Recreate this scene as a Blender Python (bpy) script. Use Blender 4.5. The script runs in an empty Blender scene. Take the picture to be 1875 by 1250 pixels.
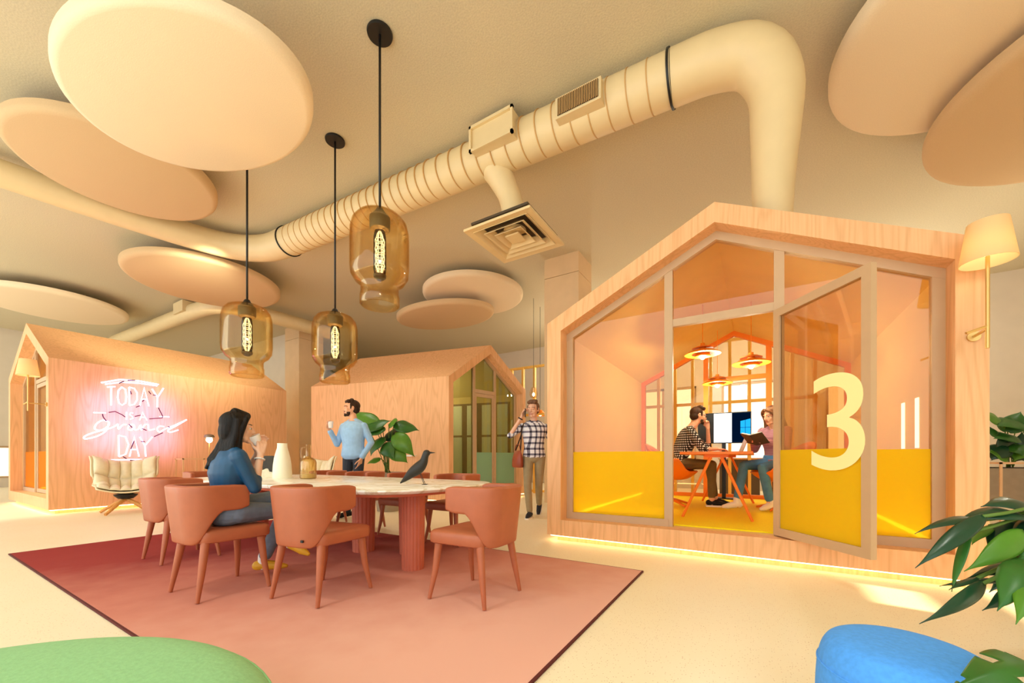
import bpy, bmesh, math, random
from mathutils import Vector, Matrix, Quaternion
random.seed(7)
scene = bpy.context.scene
COL = scene.collection
PI = math.pi
V = Vector

# ---------------------------------------------------------------- camera frame (world axes follow the building)
CS, SN, FOC, EYE = .8526, .5226, 730.0, .96
def at(u, v, d):
    """point seen at pixel (u,v) of the 1875x1250 photograph at depth d metres"""
    xc = (u-937.5)*d/FOC
    return V((CS*xc-SN*d, SN*xc+CS*d, EYE-(v-838)*d/FOC))
def onz(u, v, z):
    return at(u, v, FOC*(EYE-z)/(v-838))
def ony(u, v, y):
    a = (u-937.5)/FOC
    return at(u, v, y/(SN*a+CS))
def onx(u, v, x):
    a = (u-937.5)/FOC
    return at(u, v, x/(CS*a-SN))

# ---------------------------------------------------------------- objects and tags
def tag(o, label=None, cat=None, group=None, kind=None):
    if label: o['label'] = label
    if cat: o['category'] = cat
    if group: o['group'] = group
    if kind: o['kind'] = kind
    return o
def thing(name, label, cat, loc=(0, 0, 0), rz=0.0, group=None, kind=None):
    o = bpy.data.objects.new(name, None)
    o.empty_display_size = .05
    COL.objects.link(o)
    o.location = loc
    o.rotation_euler = (0, 0, rz)
    return tag(o, label, cat, group, kind)
def copy_tree(o, parent=None):
    c = o.copy(); COL.objects.link(c)
    if parent is not None: c.parent = parent
    for ch in list(o.children): copy_tree(ch, c)
    return c
def dup(o, loc, rz=0.0, label=None, group=None, scale=None):
    c = copy_tree(o)
    c.location = loc; c.rotation_euler = (0, 0, rz)
    if label: c['label'] = label
    if group: c['group'] = group
    if scale: c.scale = scale
    return c

class MB:
    """collects shapes; build() links them as one mesh object"""
    def __init__(s): s.v, s.f, s.m = [], [], []
    def add(s, vs, fs, mi=0, xf=None):
        b = len(s.v)
        s.v += [tuple(xf(V(p))) if xf else tuple(p) for p in vs]
        s.f += [tuple(b+i for i in f) for f in fs]
        s.m += [mi]*len(fs)
        return s
    def box(s, x0, x1, y0, y1, z0, z1, mi=0, xf=None):
        vs = [(x0,y0,z0),(x1,y0,z0),(x1,y1,z0),(x0,y1,z0),(x0,y0,z1),(x1,y0,z1),(x1,y1,z1),(x0,y1,z1)]
        return s.add(vs, [(0,3,2,1),(4,5,6,7),(0,1,5,4),(1,2,6,5),(2,3,7,6),(3,0,4,7)], mi, xf)
    def prism(s, poly, h0, h1, mi=0, xf=None, axes='xz'):
        """polygon in two axes, extruded between h0 and h1 along the third"""
        n = len(poly)
        def P(a, b, h):
            return (a, h, b) if axes == 'xz' else ((a, b, h) if axes == 'xy' else (h, a, b))
        vs = [P(a, b, h0) for a, b in poly]+[P(a, b, h1) for a, b in poly]
        fs = [tuple(range(n)), tuple(range(2*n-1, n-1, -1))]
        fs += [(i, n+i, n+(i+1) % n, (i+1) % n) for i in range(n)]
        return s.add(vs, fs, mi, xf)
    def rings(s, rings, mi=0, xf=None, close=True):
        n = len(rings[0]); vs = [p for r in rings for p in r]; fs = []
        for i in range(len(rings)-1):
            for j in range(n):
                k = (j+1) % n
                fs.append((i*n+j, i*n+k, (i+1)*n+k, (i+1)*n+j))
        if close:
            fs.append(tuple(range(n-1, -1, -1)))
            fs.append(tuple(range((len(rings)-1)*n, len(rings)*n)))
        return s.add(vs, fs, mi, xf)
    def tube(s, pts, rad, n=12, mi=0, xf=None, close=True):
        pts = [V(p) for p in pts]
        if not hasattr(rad, '__len__'): rad = [rad]*len(pts)
        rs = []; up = None
        for i, p in enumerate(pts):
            a = pts[max(i-1, 0)]; b = pts[min(i+1, len(pts)-1)]
            t = (b-a).normalized()
            if up is None:
                up = V((0, 0, 1)) if abs(t.z) < .9 else V((1, 0, 0))
            x = (up-t*up.dot(t)).normalized(); up = x
            y = t.cross(x)
            rs.append([p+(x*math.cos(q)+y*math.sin(q))*rad[i] for q in (2*PI*j/n for j in range(n))])
        return s.rings(rs, mi, xf, close)
    def cyl(s, p0, p1, r0, r1=None, n=16, mi=0, xf=None):
        return s.tube([p0, p1], [r0, r0 if r1 is None else r1], n, mi, xf)
    def lathe(s, prof, c=(0, 0, 0), n=24, mi=0, xf=None, close=True, sx=1, sy=1):
        rs = [[(c[0]+r*sx*math.cos(2*PI*j/n), c[1]+r*sy*math.sin(2*PI*j/n), c[2]+z) for j in range(n)] for r, z in prof]
        return s.rings(rs, mi, xf, close)
    def ell(s, c, r, rot=None, n=14, m=10, mi=0):
        c = V(c); rs = []
        for i in range(m+1):
            th = PI*(i+.0)/m
            if i == 0: th = .02
            if i == m: th = PI-.02
            ring = []
            for j in range(n):
                q = V((r[0]*math.sin(th)*math.cos(2*PI*j/n), r[1]*math.sin(th)*math.sin(2*PI*j/n), -r[2]*math.cos(th)))
                if rot: q = rot @ q
                ring.append(c+q)
            rs.append(ring)
        return s.rings(rs, mi)
    def cap(s, p0, r0, p1, r1=None, n=12, mi=0):
        """tapered capsule"""
        p0, p1 = V(p0), V(p1); r1 = r0 if r1 is None else r1
        d = p1-p0; L = d.length
        t = d/L if L > 1e-6 else V((0, 0, 1))
        pts, rad = [], []
        for q in (-.98, -.8, -.5, 0): pts.append(p0+t*r0*q); rad.append(r0*math.sqrt(1-q*q))
        for q in (0, .5, .8, .98): pts.append(p1+t*r1*q); rad.append(r1*math.sqrt(1-q*q))
        if L < 1e-6: pts.pop(3); rad.pop(3)
        return s.tube(pts, rad, n, mi)
    def etube(s, secs, side, fwd, n=18, mi=0):
        """secs: (centre, half width along side, half depth along fwd); rounded ends"""
        side, fwd = V(side).normalized(), V(fwd).normalized()
        rs = []
        for c, a, b in secs:
            c = V(c)
            rs.append([c+side*a*math.cos(2*PI*j/n)+fwd*b*math.sin(2*PI*j/n) for j in range(n)])
        return s.rings(rs, mi)
    def beam(s, p0, p1, w, y0, y1, mi=0, xf=None):
        """bar in the xz plane from p0 to p1 (x,z), width w centred, depth y0..y1"""
        a, b = V((p0[0], p0[1])), V((p1[0], p1[1])); d = (b-a).normalized(); nn = V((-d.y, d.x))*w/2
        return s.prism([tuple(a-nn), tuple(b-nn), tuple(b+nn), tuple(a+nn)], y0, y1, mi, xf, 'xz')
    def mesh(s, name='mesh'):
        me = bpy.data.meshes.new(name)
        me.from_pydata(s.v, [], s.f); me.update()
        bm = bmesh.new(); bm.from_mesh(me)
        bmesh.ops.recalc_face_normals(bm, faces=bm.faces)
        bm.to_mesh(me); bm.free()
        return me
    def build(s, name, mats, parent=None, smooth=False, bevel=0, label=None, remesh=0, relax=0, subsurf=0, solid=0, segs=2):
        me = s.mesh(name)
        if remesh: me = voxel(me, remesh, relax)
        if not isinstance(mats, (list, tuple)): mats = [mats]
        for m in mats: me.materials.append(m)
        if not remesh and len(s.m) == len(me.polygons):
            me.polygons.foreach_set('material_index', s.m)
        o = bpy.data.objects.new(name, me); COL.objects.link(o)
        if parent is not None: o.parent = parent
        if smooth or remesh: 
            me.polygons.foreach_set('use_smooth', [True]*len(me.polygons))
            if smooth == 'auto':
                try: me.set_sharp_from_angle(angle=math.radians(40))
                except Exception: pass
        if solid:
            m = o.modifiers.new('Solid', 'SOLIDIFY'); m.thickness = solid; m.offset = 0
        if bevel:
            m = o.modifiers.new('Bevel', 'BEVEL'); m.width = bevel; m.segments = segs; m.limit_method = 'ANGLE'; m.angle_limit = math.radians(40)
        if subsurf:
            m = o.modifiers.new('Sub', 'SUBSURF'); m.levels = subsurf; m.render_levels = subsurf
        if label: o['label'] = label
        return o
def voxel(me, size, relax=4):
    o = bpy.data.objects.new('tmp', me); COL.objects.link(o)
    m = o.modifiers.new('R', 'REMESH'); m.mode = 'VOXEL'; m.voxel_size = size; m.use_smooth_shade = True
    if relax:
        k = o.modifiers.new('S', 'SMOOTH'); k.factor = .5; k.iterations = relax
    dg = bpy.context.evaluated_depsgraph_get(); dg.update()
    out = bpy.data.meshes.new_from_object(o.evaluated_get(dg))
    COL.objects.unlink(o); bpy.data.objects.remove(o)
    return out
def spline(pts, k=8):
    """Catmull-Rom through the points"""
    P = [V(p) for p in pts]; P = [P[0]*2-P[1]]+P+[P[-1]*2-P[-2]]; out = []
    for i in range(1, len(P)-2):
        a, b, c, d = P[i-1:i+3]
        for j in range(k):
            t = j/k
            out.append(.5*((2*b)+(c-a)*t+(2*a-5*b+4*c-d)*t*t+(3*b-a-3*c+d)*t**3))
    out.append(P[-2]); return out
def rounded(poly, r, k=5):
    """round the corners of a 2D polygon"""
    n = len(poly); out = []
    for i in range(n):
        p = V(poly[i]); a = V(poly[i-1]); b = V(poly[(i+1) % n])
        da, db = (a-p).normalized(), (b-p).normalized()
        p0, p1 = p+da*r, p+db*r
        for j in range(k+1):
            t = j/k; out.append(tuple(p0*(1-t)**2+p*2*t*(1-t)+p1*t*t))
    return out

# ---------------------------------------------------------------- materials
def lin(h):
    if isinstance(h, str):
        h = h.lstrip('#'); c = [int(h[i:i+2], 16)/255 for i in (0, 2, 4)]
    else: c = h
    return tuple((x/12.92 if x <= .04045 else ((x+.055)/1.055)**2.4) for x in c)+(1,)
def newmat(name):
    m = bpy.data.materials.new(name); m.use_nodes = True
    nt = m.node_tree; nt.nodes.clear()
    return m, nt, nt.nodes.new('ShaderNodeOutputMaterial')
def N(nt, t, **k):
    n = nt.nodes.new(t)
    for a, b in k.items():
        if a in n.inputs: n.inputs[a].default_value = b
        else: setattr(n, a, b)
    return n
def mat(name, col, rough=.6, metal=0, var=0, scale=30, bump=0, col2=None, spec=.5, sheen=0, stretch=(1,1,1), detail=4):
    m, nt, out = newmat(name)
    b = N(nt, 'ShaderNodeBsdfPrincipled'); L = nt.links.new
    b.inputs['Roughness'].default_value = rough; b.inputs['Metallic'].default_value = metal
    b.inputs['Specular IOR Level'].default_value = spec
    if sheen: b.inputs['Sheen Weight'].default_value = sheen
    b.inputs['Base Color'].default_value = lin(col)
    L(b.outputs[0], out.inputs[0])
    if var or bump or col2:
        tc = N(nt, 'ShaderNodeTexCoord'); mp = N(nt, 'ShaderNodeMapping'); mp.inputs['Scale'].default_value = stretch
        L(tc.outputs['Object'], mp.inputs[0])
        no = N(nt, 'ShaderNodeTexNoise'); no.inputs['Scale'].default_value = scale; no.inputs['Detail'].default_value = detail
        L(mp.outputs[0], no.inputs['Vector'])
        c = lin(col)
        c2 = lin(col2) if col2 else tuple(max(0, x*(1-var)) for x in c[:3])+(1,)
        rp = N(nt, 'ShaderNodeValToRGB'); rp.color_ramp.elements[0].position = .35; rp.color_ramp.elements[1].position = .65
        rp.color_ramp.elements[0].color = c2; rp.color_ramp.elements[1].color = c
        L(no.outputs['Fac'], rp.inputs[0]); L(rp.outputs[0], b.inputs['Base Color'])
        if bump:
            bp = N(nt, 'ShaderNodeBump'); bp.inputs['Strength'].default_value = bump; bp.inputs['Distance'].default_value = .01
            L(no.outputs['Fac'], bp.inputs['Height']); L(bp.outputs[0], b.inputs['Normal'])
    return m
def wood(name, ca, cb, rough=.5, s=(2.0, 2.0, .22), rings=30, k=.26):
    """ash-like grain: contour lines of a stretched noise plus fine vertical streaks"""
    m, nt, out = newmat(name); L = nt.links.new
    b = N(nt, 'ShaderNodeBsdfPrincipled'); b.inputs['Roughness'].default_value = rough; L(b.outputs[0], out.inputs[0])
    b.inputs['Specular IOR Level'].default_value = .3
    tc = N(nt, 'ShaderNodeTexCoord'); mp = N(nt, 'ShaderNodeMapping'); mp.inputs['Scale'].default_value = s
    L(tc.outputs['Object'], mp.inputs[0])
    n1 = N(nt, 'ShaderNodeTexNoise'); n1.inputs['Scale'].default_value = 1.6; n1.inputs['Detail'].default_value = 1.5; L(mp.outputs[0], n1.inputs['Vector'])
    mu = N(nt, 'ShaderNodeMath', operation='MULTIPLY'); L(n1.outputs['Fac'], mu.inputs[0]); mu.inputs[1].default_value = rings*3
    si = N(nt, 'ShaderNodeMath', operation='SINE'); L(mu.outputs[0], si.inputs[0])
    h = N(nt, 'ShaderNodeMath', operation='MULTIPLY_ADD'); L(si.outputs[0], h.inputs[0]); h.inputs[1].default_value = .5; h.inputs[2].default_value = .5
    pw = N(nt, 'ShaderNodeMath', operation='POWER'); L(h.outputs[0], pw.inputs[0]); pw.inputs[1].default_value = 3
    no = N(nt, 'ShaderNodeTexNoise'); no.inputs['Scale'].default_value = 14; no.inputs['Detail'].default_value = 4
    mp2 = N(nt, 'ShaderNodeMapping'); mp2.inputs['Scale'].default_value = (5, 5, .18); L(tc.outputs['Object'], mp2.inputs[0]); L(mp2.outputs[0], no.inputs['Vector'])
    c1 = N(nt, 'ShaderNodeMath', operation='MULTIPLY'); L(pw.outputs[0], c1.inputs[0]); c1.inputs[1].default_value = k
    c2 = N(nt, 'ShaderNodeMath', operation='MULTIPLY_ADD'); L(no.outputs['Fac'], c2.inputs[0]); c2.inputs[1].default_value = .7; L(c1.outputs[0], c2.inputs[2])
    rp = N(nt, 'ShaderNodeValToRGB'); rp.color_ramp.elements[0].position = .25; rp.color_ramp.elements[1].position = .95
    rp.color_ramp.elements[0].color = lin(ca); rp.color_ramp.elements[1].color = lin(cb)
    L(c2.outputs[0], rp.inputs[0]); L(rp.outputs[0], b.inputs['Base Color'])
    return m
def emit(name, col, k):
    m, nt, out = newmat(name); e = N(nt, 'ShaderNodeEmission'); e.inputs[0].default_value = lin(col); e.inputs[1].default_value = k
    nt.links.new(e.outputs[0], out.inputs[0]); return m
def glass(name, tint, gloss=.05, edge=.35, rough=0.0, edgetint=None):
    """thin pane: tinted see-through plus fresnel gloss"""
    m, nt, out = newmat(name); L = nt.links.new
    t = N(nt, 'ShaderNodeBsdfTransparent'); t.inputs[0].default_value = lin(tint)
    lw = N(nt, 'ShaderNodeLayerWeight'); lw.inputs['Blend'].default_value = .25
    if edgetint:
        mc = N(nt, 'ShaderNodeMixRGB'); mc.inputs[1].default_value = lin(tint); mc.inputs[2].default_value = lin(edgetint)
        L(lw.outputs['Facing'], mc.inputs[0]); L(mc.outputs[0], t.inputs[0])
    g = N(nt, 'ShaderNodeBsdfGlossy'); g.inputs['Roughness'].default_value = rough; g.inputs[0].default_value = (1, 1, 1, 1)
    mp = N(nt, 'ShaderNodeMapRange'); mp.inputs['To Min'].default_value = gloss; mp.inputs['To Max'].default_value = edge
    L(lw.outputs['Fresnel'], mp.inputs[0])
    x = N(nt, 'ShaderNodeMixShader'); L(mp.outputs[0], x.inputs[0]); L(t.outputs[0], x.inputs[1]); L(g.outputs[0], x.inputs[2])
    L(x.outputs[0], out.inputs[0]); return m
def film(name, tint, body, k=.5):
    """coloured adhesive film: see-through tint mixed with a translucent body"""
    m, nt, out = newmat(name); L = nt.links.new
    t = N(nt, 'ShaderNodeBsdfTransparent'); t.inputs[0].default_value = lin(tint)
    d = N(nt, 'ShaderNodeBsdfDiffuse'); d.inputs[0].default_value = lin(body)
    r = N(nt, 'ShaderNodeBsdfTranslucent'); r.inputs[0].default_value = lin(body)
    a = N(nt, 'ShaderNodeMixShader'); a.inputs[0].default_value = .6; L(d.outputs[0], a.inputs[1]); L(r.outputs[0], a.inputs[2])
    x = N(nt, 'ShaderNodeMixShader'); x.inputs[0].default_value = k; L(t.outputs[0], x.inputs[1]); L(a.outputs[0], x.inputs[2])
    L(x.outputs[0], out.inputs[0]); return m
def checks(name, cols, scale, rough=.8, bands=None):
    """woven check: two crossing stripe families over object coordinates"""
    m, nt, out = newmat(name); L = nt.links.new
    b = N(nt, 'ShaderNodeBsdfPrincipled'); b.inputs['Roughness'].default_value = rough; L(b.outputs[0], out.inputs[0])
    b.inputs['Specular IOR Level'].default_value = .15
    tc = N(nt, 'ShaderNodeTexCoord'); sp = N(nt, 'ShaderNodeSeparateXYZ'); L(tc.outputs['Object'], sp.inputs[0])
    def stripe(sock, duty):
        a = N(nt, 'ShaderNodeMath', operation='MULTIPLY'); L(sock, a.inputs[0]); a.inputs[1].default_value = scale
        f = N(nt, 'ShaderNodeMath', operation='FRACT'); L(a.outputs[0], f.inputs[0])
        c = N(nt, 'ShaderNodeMath', operation='LESS_THAN'); L(f.outputs[0], c.inputs[0]); c.inputs[1].default_value = duty
        return c.outputs[0]
    add = N(nt, 'ShaderNodeMath', operation='ADD'); L(sp.outputs['X'], add.inputs[0]); L(sp.outputs['Y'], add.inputs[1])
    d = bands or (.5, .5)
    s = N(nt, 'ShaderNodeMath', operation='ADD'); L(stripe(add.outputs[0], d[0]), s.inputs[0]); L(stripe(sp.outputs['Z'], d[1]), s.inputs[1])
    h = N(nt, 'ShaderNodeMath', operation='MULTIPLY'); L(s.outputs[0], h.inputs[0]); h.inputs[1].default_value = .5
    rp = N(nt, 'ShaderNodeValToRGB'); rp.color_ramp.interpolation = 'CONSTANT'
    e = rp.color_ramp.elements; e[0].color = lin(cols[0]); e[1].position = .75; e[1].color = lin(cols[2])
    k = e.new(.25); k.color = lin(cols[1])
    L(h.outputs[0], rp.inputs[0]); L(rp.outputs[0], b.inputs['Base Color']); return m
def stripes(name, c1, c2, scale):
    m, nt, out = newmat(name); L = nt.links.new
    b = N(nt, 'ShaderNodeBsdfPrincipled'); b.inputs['Roughness'].default_value = .8; L(b.outputs[0], out.inputs[0])
    tc = N(nt, 'ShaderNodeTexCoord'); w = N(nt, 'ShaderNodeTexWave'); w.bands_direction = 'Z'; w.inputs['Scale'].default_value = scale
    L(tc.outputs['Object'], w.inputs['Vector'])
    rp = N(nt, 'ShaderNodeValToRGB'); rp.color_ramp.elements[0].color = lin(c1); rp.color_ramp.elements[1].color = lin(c2)
    L(w.outputs['Fac'], rp.inputs[0]); L(rp.outputs[0], b.inputs['Base Color']); return m
def speckle(name, base, dark, light, s=90):
    m, nt, out = newmat(name); L = nt.links.new
    b = N(nt, 'ShaderNodeBsdfPrincipled'); b.inputs['Roughness'].default_value = .45; L(b.outputs[0], out.inputs[0])
    b.inputs['Specular IOR Level'].default_value = .35
    tc = N(nt, 'ShaderNodeTexCoord'); v = N(nt, 'ShaderNodeTexVoronoi'); v.inputs['Scale'].default_value = s; L(tc.outputs['Object'], v.inputs['Vector'])
    n1 = N(nt, 'ShaderNodeTexNoise'); n1.inputs['Scale'].default_value = 1.3; L(tc.outputs['Object'], n1.inputs['Vector'])
    lt = N(nt, 'ShaderNodeMath', operation='LESS_THAN'); L(v.outputs['Distance'], lt.inputs[0]); lt.inputs[1].default_value = .2
    sp = N(nt, 'ShaderNodeSeparateColor'); L(v.outputs['Color'], sp.inputs[0])
    g = N(nt, 'ShaderNodeMath', operation='GREATER_THAN'); L(sp.outputs[0], g.inputs[0]); g.inputs[1].default_value = .55
    mu = N(nt, 'ShaderNodeMath', operation='MULTIPLY'); L(lt.outputs[0], mu.inputs[0]); L(g.outputs[0], mu.inputs[1])
    mu2 = N(nt, 'ShaderNodeMath', operation='MULTIPLY'); L(mu.outputs[0], mu2.inputs[0]); mu2.inputs[1].default_value = .7
    m0 = N(nt, 'ShaderNodeMixRGB'); m0.inputs[1].default_value = lin(base); m0.inputs[2].default_value = lin(light); L(n1.outputs['Fac'], m0.inputs[0])
    mx = N(nt, 'ShaderNodeMixRGB'); L(mu2.outputs[0], mx.inputs[0]); L(m0.outputs[0], mx.inputs[1]); mx.inputs[2].default_value = lin(dark)
    L(mx.outputs[0], b.inputs['Base Color']); return m
def marble(name, base, vein):
    m, nt, out = newmat(name); L = nt.links.new
    b = N(nt, 'ShaderNodeBsdfPrincipled'); b.inputs['Roughness'].default_value = .25; L(b.outputs[0], out.inputs[0])
    tc = N(nt, 'ShaderNodeTexCoord'); n = N(nt, 'ShaderNodeTexNoise'); n.inputs['Scale'].default_value = 2.2; n.inputs['Detail'].default_value = 8; n.inputs['Distortion'].default_value = 1.5
    L(tc.outputs['Object'], n.inputs['Vector'])
    rp = N(nt, 'ShaderNodeValToRGB'); e = rp.color_ramp.elements; e[0].position = .45; e[0].color = lin(base); e[1].position = .55; e[1].color = lin(base)
    k = e.new(.5); k.color = lin(vein)
    L(n.outputs['Fac'], rp.inputs[0]); L(rp.outputs[0], b.inputs['Base Color']); return m

M = {}
M['floor'] = speckle('terrazzo', '#f0e2c0', '#b98a5c', '#f5e9cc')
M['ceiling'] = mat('ceiling plaster', '#d2c6a8', .9, var=.12, scale=60, bump=.25)
M['wall'] = mat('wall paint', '#d8cbb8', .85, var=.04, scale=3)
M['cloud'] = mat('acoustic felt', '#eed9b8', .95, var=.06, scale=120, bump=.12)
def ombre(name, stops, axis_angle, lo, hi):
    """woven colour change across a rug, along one direction of the rug itself"""
    m, nt, out = newmat(name); L = nt.links.new
    b = N(nt, 'ShaderNodeBsdfPrincipled'); b.inputs['Roughness'].default_value = .95; b.inputs['Specular IOR Level'].default_value = .1; L(b.outputs[0], out.inputs[0])
    tc = N(nt, 'ShaderNodeTexCoord'); mp = N(nt, 'ShaderNodeMapping'); mp.inputs['Rotation'].default_value = (0, 0, -axis_angle); L(tc.outputs['Object'], mp.inputs[0])
    sp = N(nt, 'ShaderNodeSeparateXYZ'); L(mp.outputs[0], sp.inputs[0])
    no = N(nt, 'ShaderNodeTexNoise'); no.inputs['Scale'].default_value = 5; no.inputs['Detail'].default_value = 6; L(tc.outputs['Object'], no.inputs['Vector'])
    mr = N(nt, 'ShaderNodeMapRange'); mr.inputs['From Min'].default_value = lo; mr.inputs['From Max'].default_value = hi; L(sp.outputs[0], mr.inputs[0])
    ad = N(nt, 'ShaderNodeMath', operation='MULTIPLY_ADD'); L(no.outputs['Fac'], ad.inputs[0]); ad.inputs[1].default_value = .16; L(mr.outputs[0], ad.inputs[2])
    rp = N(nt, 'ShaderNodeValToRGB'); e = rp.color_ramp.elements
    e[0].position, e[0].color = stops[0][0], lin(stops[0][1]); e[1].position, e[1].color = stops[-1][0], lin(stops[-1][1])
    for p, c in stops[1:-1]: k = e.new(p); k.color = lin(c)
    L(ad.outputs[0], rp.inputs[0]); L(rp.outputs[0], b.inputs['Base Color']); return m
M['rug'] = ombre('rug pile', [(.1, '#963431'), (.4, '#9c403c'), (.75, '#cf8a78'), (1, '#e2ae9c')], math.radians(-25), -2.6, 2.6)
M['cloud_tan'] = mat('tan acoustic felt', '#d2b389', .95, var=.06, scale=120, bump=.12)
M['rug_edge'] = mat('rug binding', '#5c1d18', .9)
M['wood'] = wood('pale ash veneer', '#efba88', '#d49c68')
M['lining'] = mat('pod lining', '#e9c67e', .7, var=.05, scale=4)
M['frame'] = mat('window frame', '#c9a781', .5, var=.04, scale=8)
M['frame_orange'] = mat('orange frame', '#f2851c', .5, var=.04, scale=8)
M['carpet'] = mat('yellow carpet', '#ffe600', .9, var=.08, scale=60)
M['carpet_green'] = mat('green carpet', '#8cc4a2', .9, var=.08, scale=60)
M['pane'] = glass('clear pane', '#f6ead8', .03, .3)
M['pane_green'] = glass('greenish pane', '#dbe0c6', .05, .35)
M['film_y'] = film('amber film', '#fff08a', '#ffec3a', .74)
M['film_o'] = film('orange film', '#ffd27a', '#ffbe58', .6)
M['film_g'] = film('green film', '#def2e0', '#cdeed6', .7)
M['numeral'] = mat('pale yellow vinyl', '#fff7ae', .5)
M['duct'] = mat('painted duct', '#e2cb9c', .45, var=.03, scale=6)
M['seam'] = mat('duct seam', '#c79c60', .6)
M['dark'] = mat('dark grille', '#4a3d2c', .6)
M['black'] = mat('black metal', '#0b0a09', .5)
M['black2'] = mat('bird lacquer', '#2a2722', .55, var=.1, scale=8)
M['amber'] = glass('amber glass', '#fdf6e2', .02, .3, 0, '#e6cc98')
M['clear'] = glass('clear glass', '#faf0d6', .04, .5, 0, '#dcbc80')
M['bulb'] = emit('filament', '#fff6e0', 18)
M['tube'] = glass('smoky bulb', '#7d6a54', .04, .3)
M['led'] = emit('led strip', '#ffdf9c', 9)
M['salmon'] = mat('salmon leather', '#b3623f', .45, var=.08, scale=12)
M['salmon2'] = mat('table leg lacquer', '#c8684c', .5, var=.06, scale=10)
M['marble'] = marble('marble top', '#fffdf4', '#e2d6b8')
M['cream'] = mat('cream leather', '#efe2bf', .5, var=.08, scale=14)
M['oak'] = wood('oak', '#e0a25c', '#c07f3c', .5, (4, 4, .8))
M['brass'] = mat('pale brass', '#d9b26a', .35, .6)
M['ivory'] = mat('ivory ceramic', '#fbf6dc', .4)
M['stone'] = mat('rough white stone', '#ece3c6', .8, var=.12, scale=18, bump=.4)
M['charcoal'] = mat('charcoal stone', '#3b352d', .7, var=.15, scale=14)
M['shade'] = mat('linen shade', '#f6e2b6', .8, var=.06, scale=50)
M['lampglow'] = emit('lamp glow', '#fff1c8', 16)
M['green_felt'] = mat('green felt', '#92c88e', .95, var=.1, scale=70, bump=.15)
M['blue_felt'] = mat('blue felt', '#52a4ff', .95, var=.12, scale=70, bump=.15)
M['neon'] = emit('neon tube', '#f4d0ff', 3.0)
M['wire'] = mat('neon cable', '#35141a', .6)
M['batten'] = mat('pale battens', '#ffd468', .6, var=.05, scale=8)
M['leaf'] = mat('leaf', '#2f6b22', .4, var=.25, scale=9)
M['leaf2'] = mat('leaf lighter', '#558c22', .42, var=.2, scale=9)
M['leaf3'] = mat('leaf dark', '#17432a', .3, var=.25, scale=9)
M['stem'] = mat('stem', '#5c7a2a', .6)
M['soil'] = mat('soil', '#3a2a1c', .95, var=.3, scale=40)
M['concrete'] = mat('grey planter', '#a99a86', .9, var=.08, scale=10)
M['orange_pl'] = mat('orange shell', '#ee7a12', .5)
M['orange_lamp'] = mat('orange lamp metal', '#f08c1c', .45)
M['screen'] = mat('screen black', '#05070a', .25)
M['screen_w'] = emit('screen white', '#ffffff', 1.6)
M['screen_b'] = emit('screen blue', '#1f9fe8', 1.6)
M['screen_d'] = emit('screen navy', '#041a3a', .6)
M['skin'] = mat('skin', '#e0aa88', .5, var=.05, scale=20)
M['skin2'] = mat('skin fair', '#eebfa2', .5, var=.05, scale=20)
M['lip'] = mat('lips', '#c47f6c', .45)
M['hair_b'] = mat('black hair', '#0a0706', .55, spec=.22, col2='#1f1510', scale=45, stretch=(1, 1, .07), bump=.7)
M['hair_br'] = mat('brown hair', '#5d3a22', .55, col2='#7d5434', scale=45, stretch=(1, 1, .08), bump=.7)
M['hair_d'] = mat('dark brown hair', '#26180f', .6, spec=.25, col2='#3d2818', scale=55, stretch=(1, 1, .2), bump=.5)
M['teal'] = mat('teal silk', '#0e4a72', .45, var=.2, scale=12)
M['jean'] = mat('slate denim', '#6e809a', .8, var=.15, scale=25)
M['jean2'] = mat('blue denim', '#4f88c0', .8, var=.2, scale=14)
M['sweater'] = mat('sky blue knit', '#9cc6ee', .85, var=.1, scale=18)
M['navy'] = mat('navy wool', '#2c3440', .85, var=.1, scale=18)
M['khaki'] = mat('khaki cotton', '#a39472', .85, var=.1, scale=14)
M['olive'] = mat('olive cotton', '#6c5a36', .85, var=.12, scale=14)
M['white'] = mat('white', '#f4f2ee', .5)
M['mustard'] = mat('mustard leather', '#e6ae2c', .5, var=.06, scale=20)
M['shoe'] = mat('navy canvas', '#1e222c', .8)
M['shoe_b'] = mat('black knit', '#121212', .8)
M['bag'] = mat('russet leather', '#9c4526', .45, var=.15, scale=10)
M['plaid'] = checks('plaid shirt', ['#eef0f6', '#7d7c8c', '#2b2a36'], 11, .85, (.35, .35))
M['gingham'] = checks('gingham shirt', ['#f2efe8', '#4a4440', '#171412'], 30, .85, (.55, .55))
M['striped'] = stripes('striped knit', '#b98a9c', '#8c5d74', 14)
M['paper'] = mat('paper', '#f1e6da', .8)
# ================================================================ SETTING
def structure(name, mb, m, label=None, **k):
    o = mb.build(name, m, **k); return tag(o, label, None, None, 'structure')
CEIL = 5.2
X0, X1, Y0, Y1 = -21.0, 6.0, -3.2, 13.6
structure('floor', MB().box(X0-.1, X1+.1, Y0-.1, Y1+.1, -.12, 0), M['floor'], 'pale terrazzo floor with small dark specks')
structure('ceiling', MB().box(X0-.1, X1+.1, Y0-.1, Y1+.1, CEIL, CEIL+.15), M['ceiling'], 'tan plaster ceiling of the hall')
def wall_x(name, x, y0, y1, t, holes, label):
    """wall in the yz plane with rectangular openings (ya,yb,za,zb)"""
    mb = MB(); ys = sorted({y0, y1, *[h[0] for h in holes], *[h[1] for h in holes]})
    for a, b in zip(ys, ys[1:]):
        zs = [(0, CEIL)]
        for h in holes:
            if h[0] <= a and b <= h[1]:
                zs = [q for s in zs for q in ((s[0], min(s[1], h[2])), (max(s[0], h[3]), s[1])) if q[1] > q[0]]
        for z0, z1 in zs: mb.box(x, x+t, a, b, z0, z1)
    return structure(name, mb, M['wall'], label)
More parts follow.
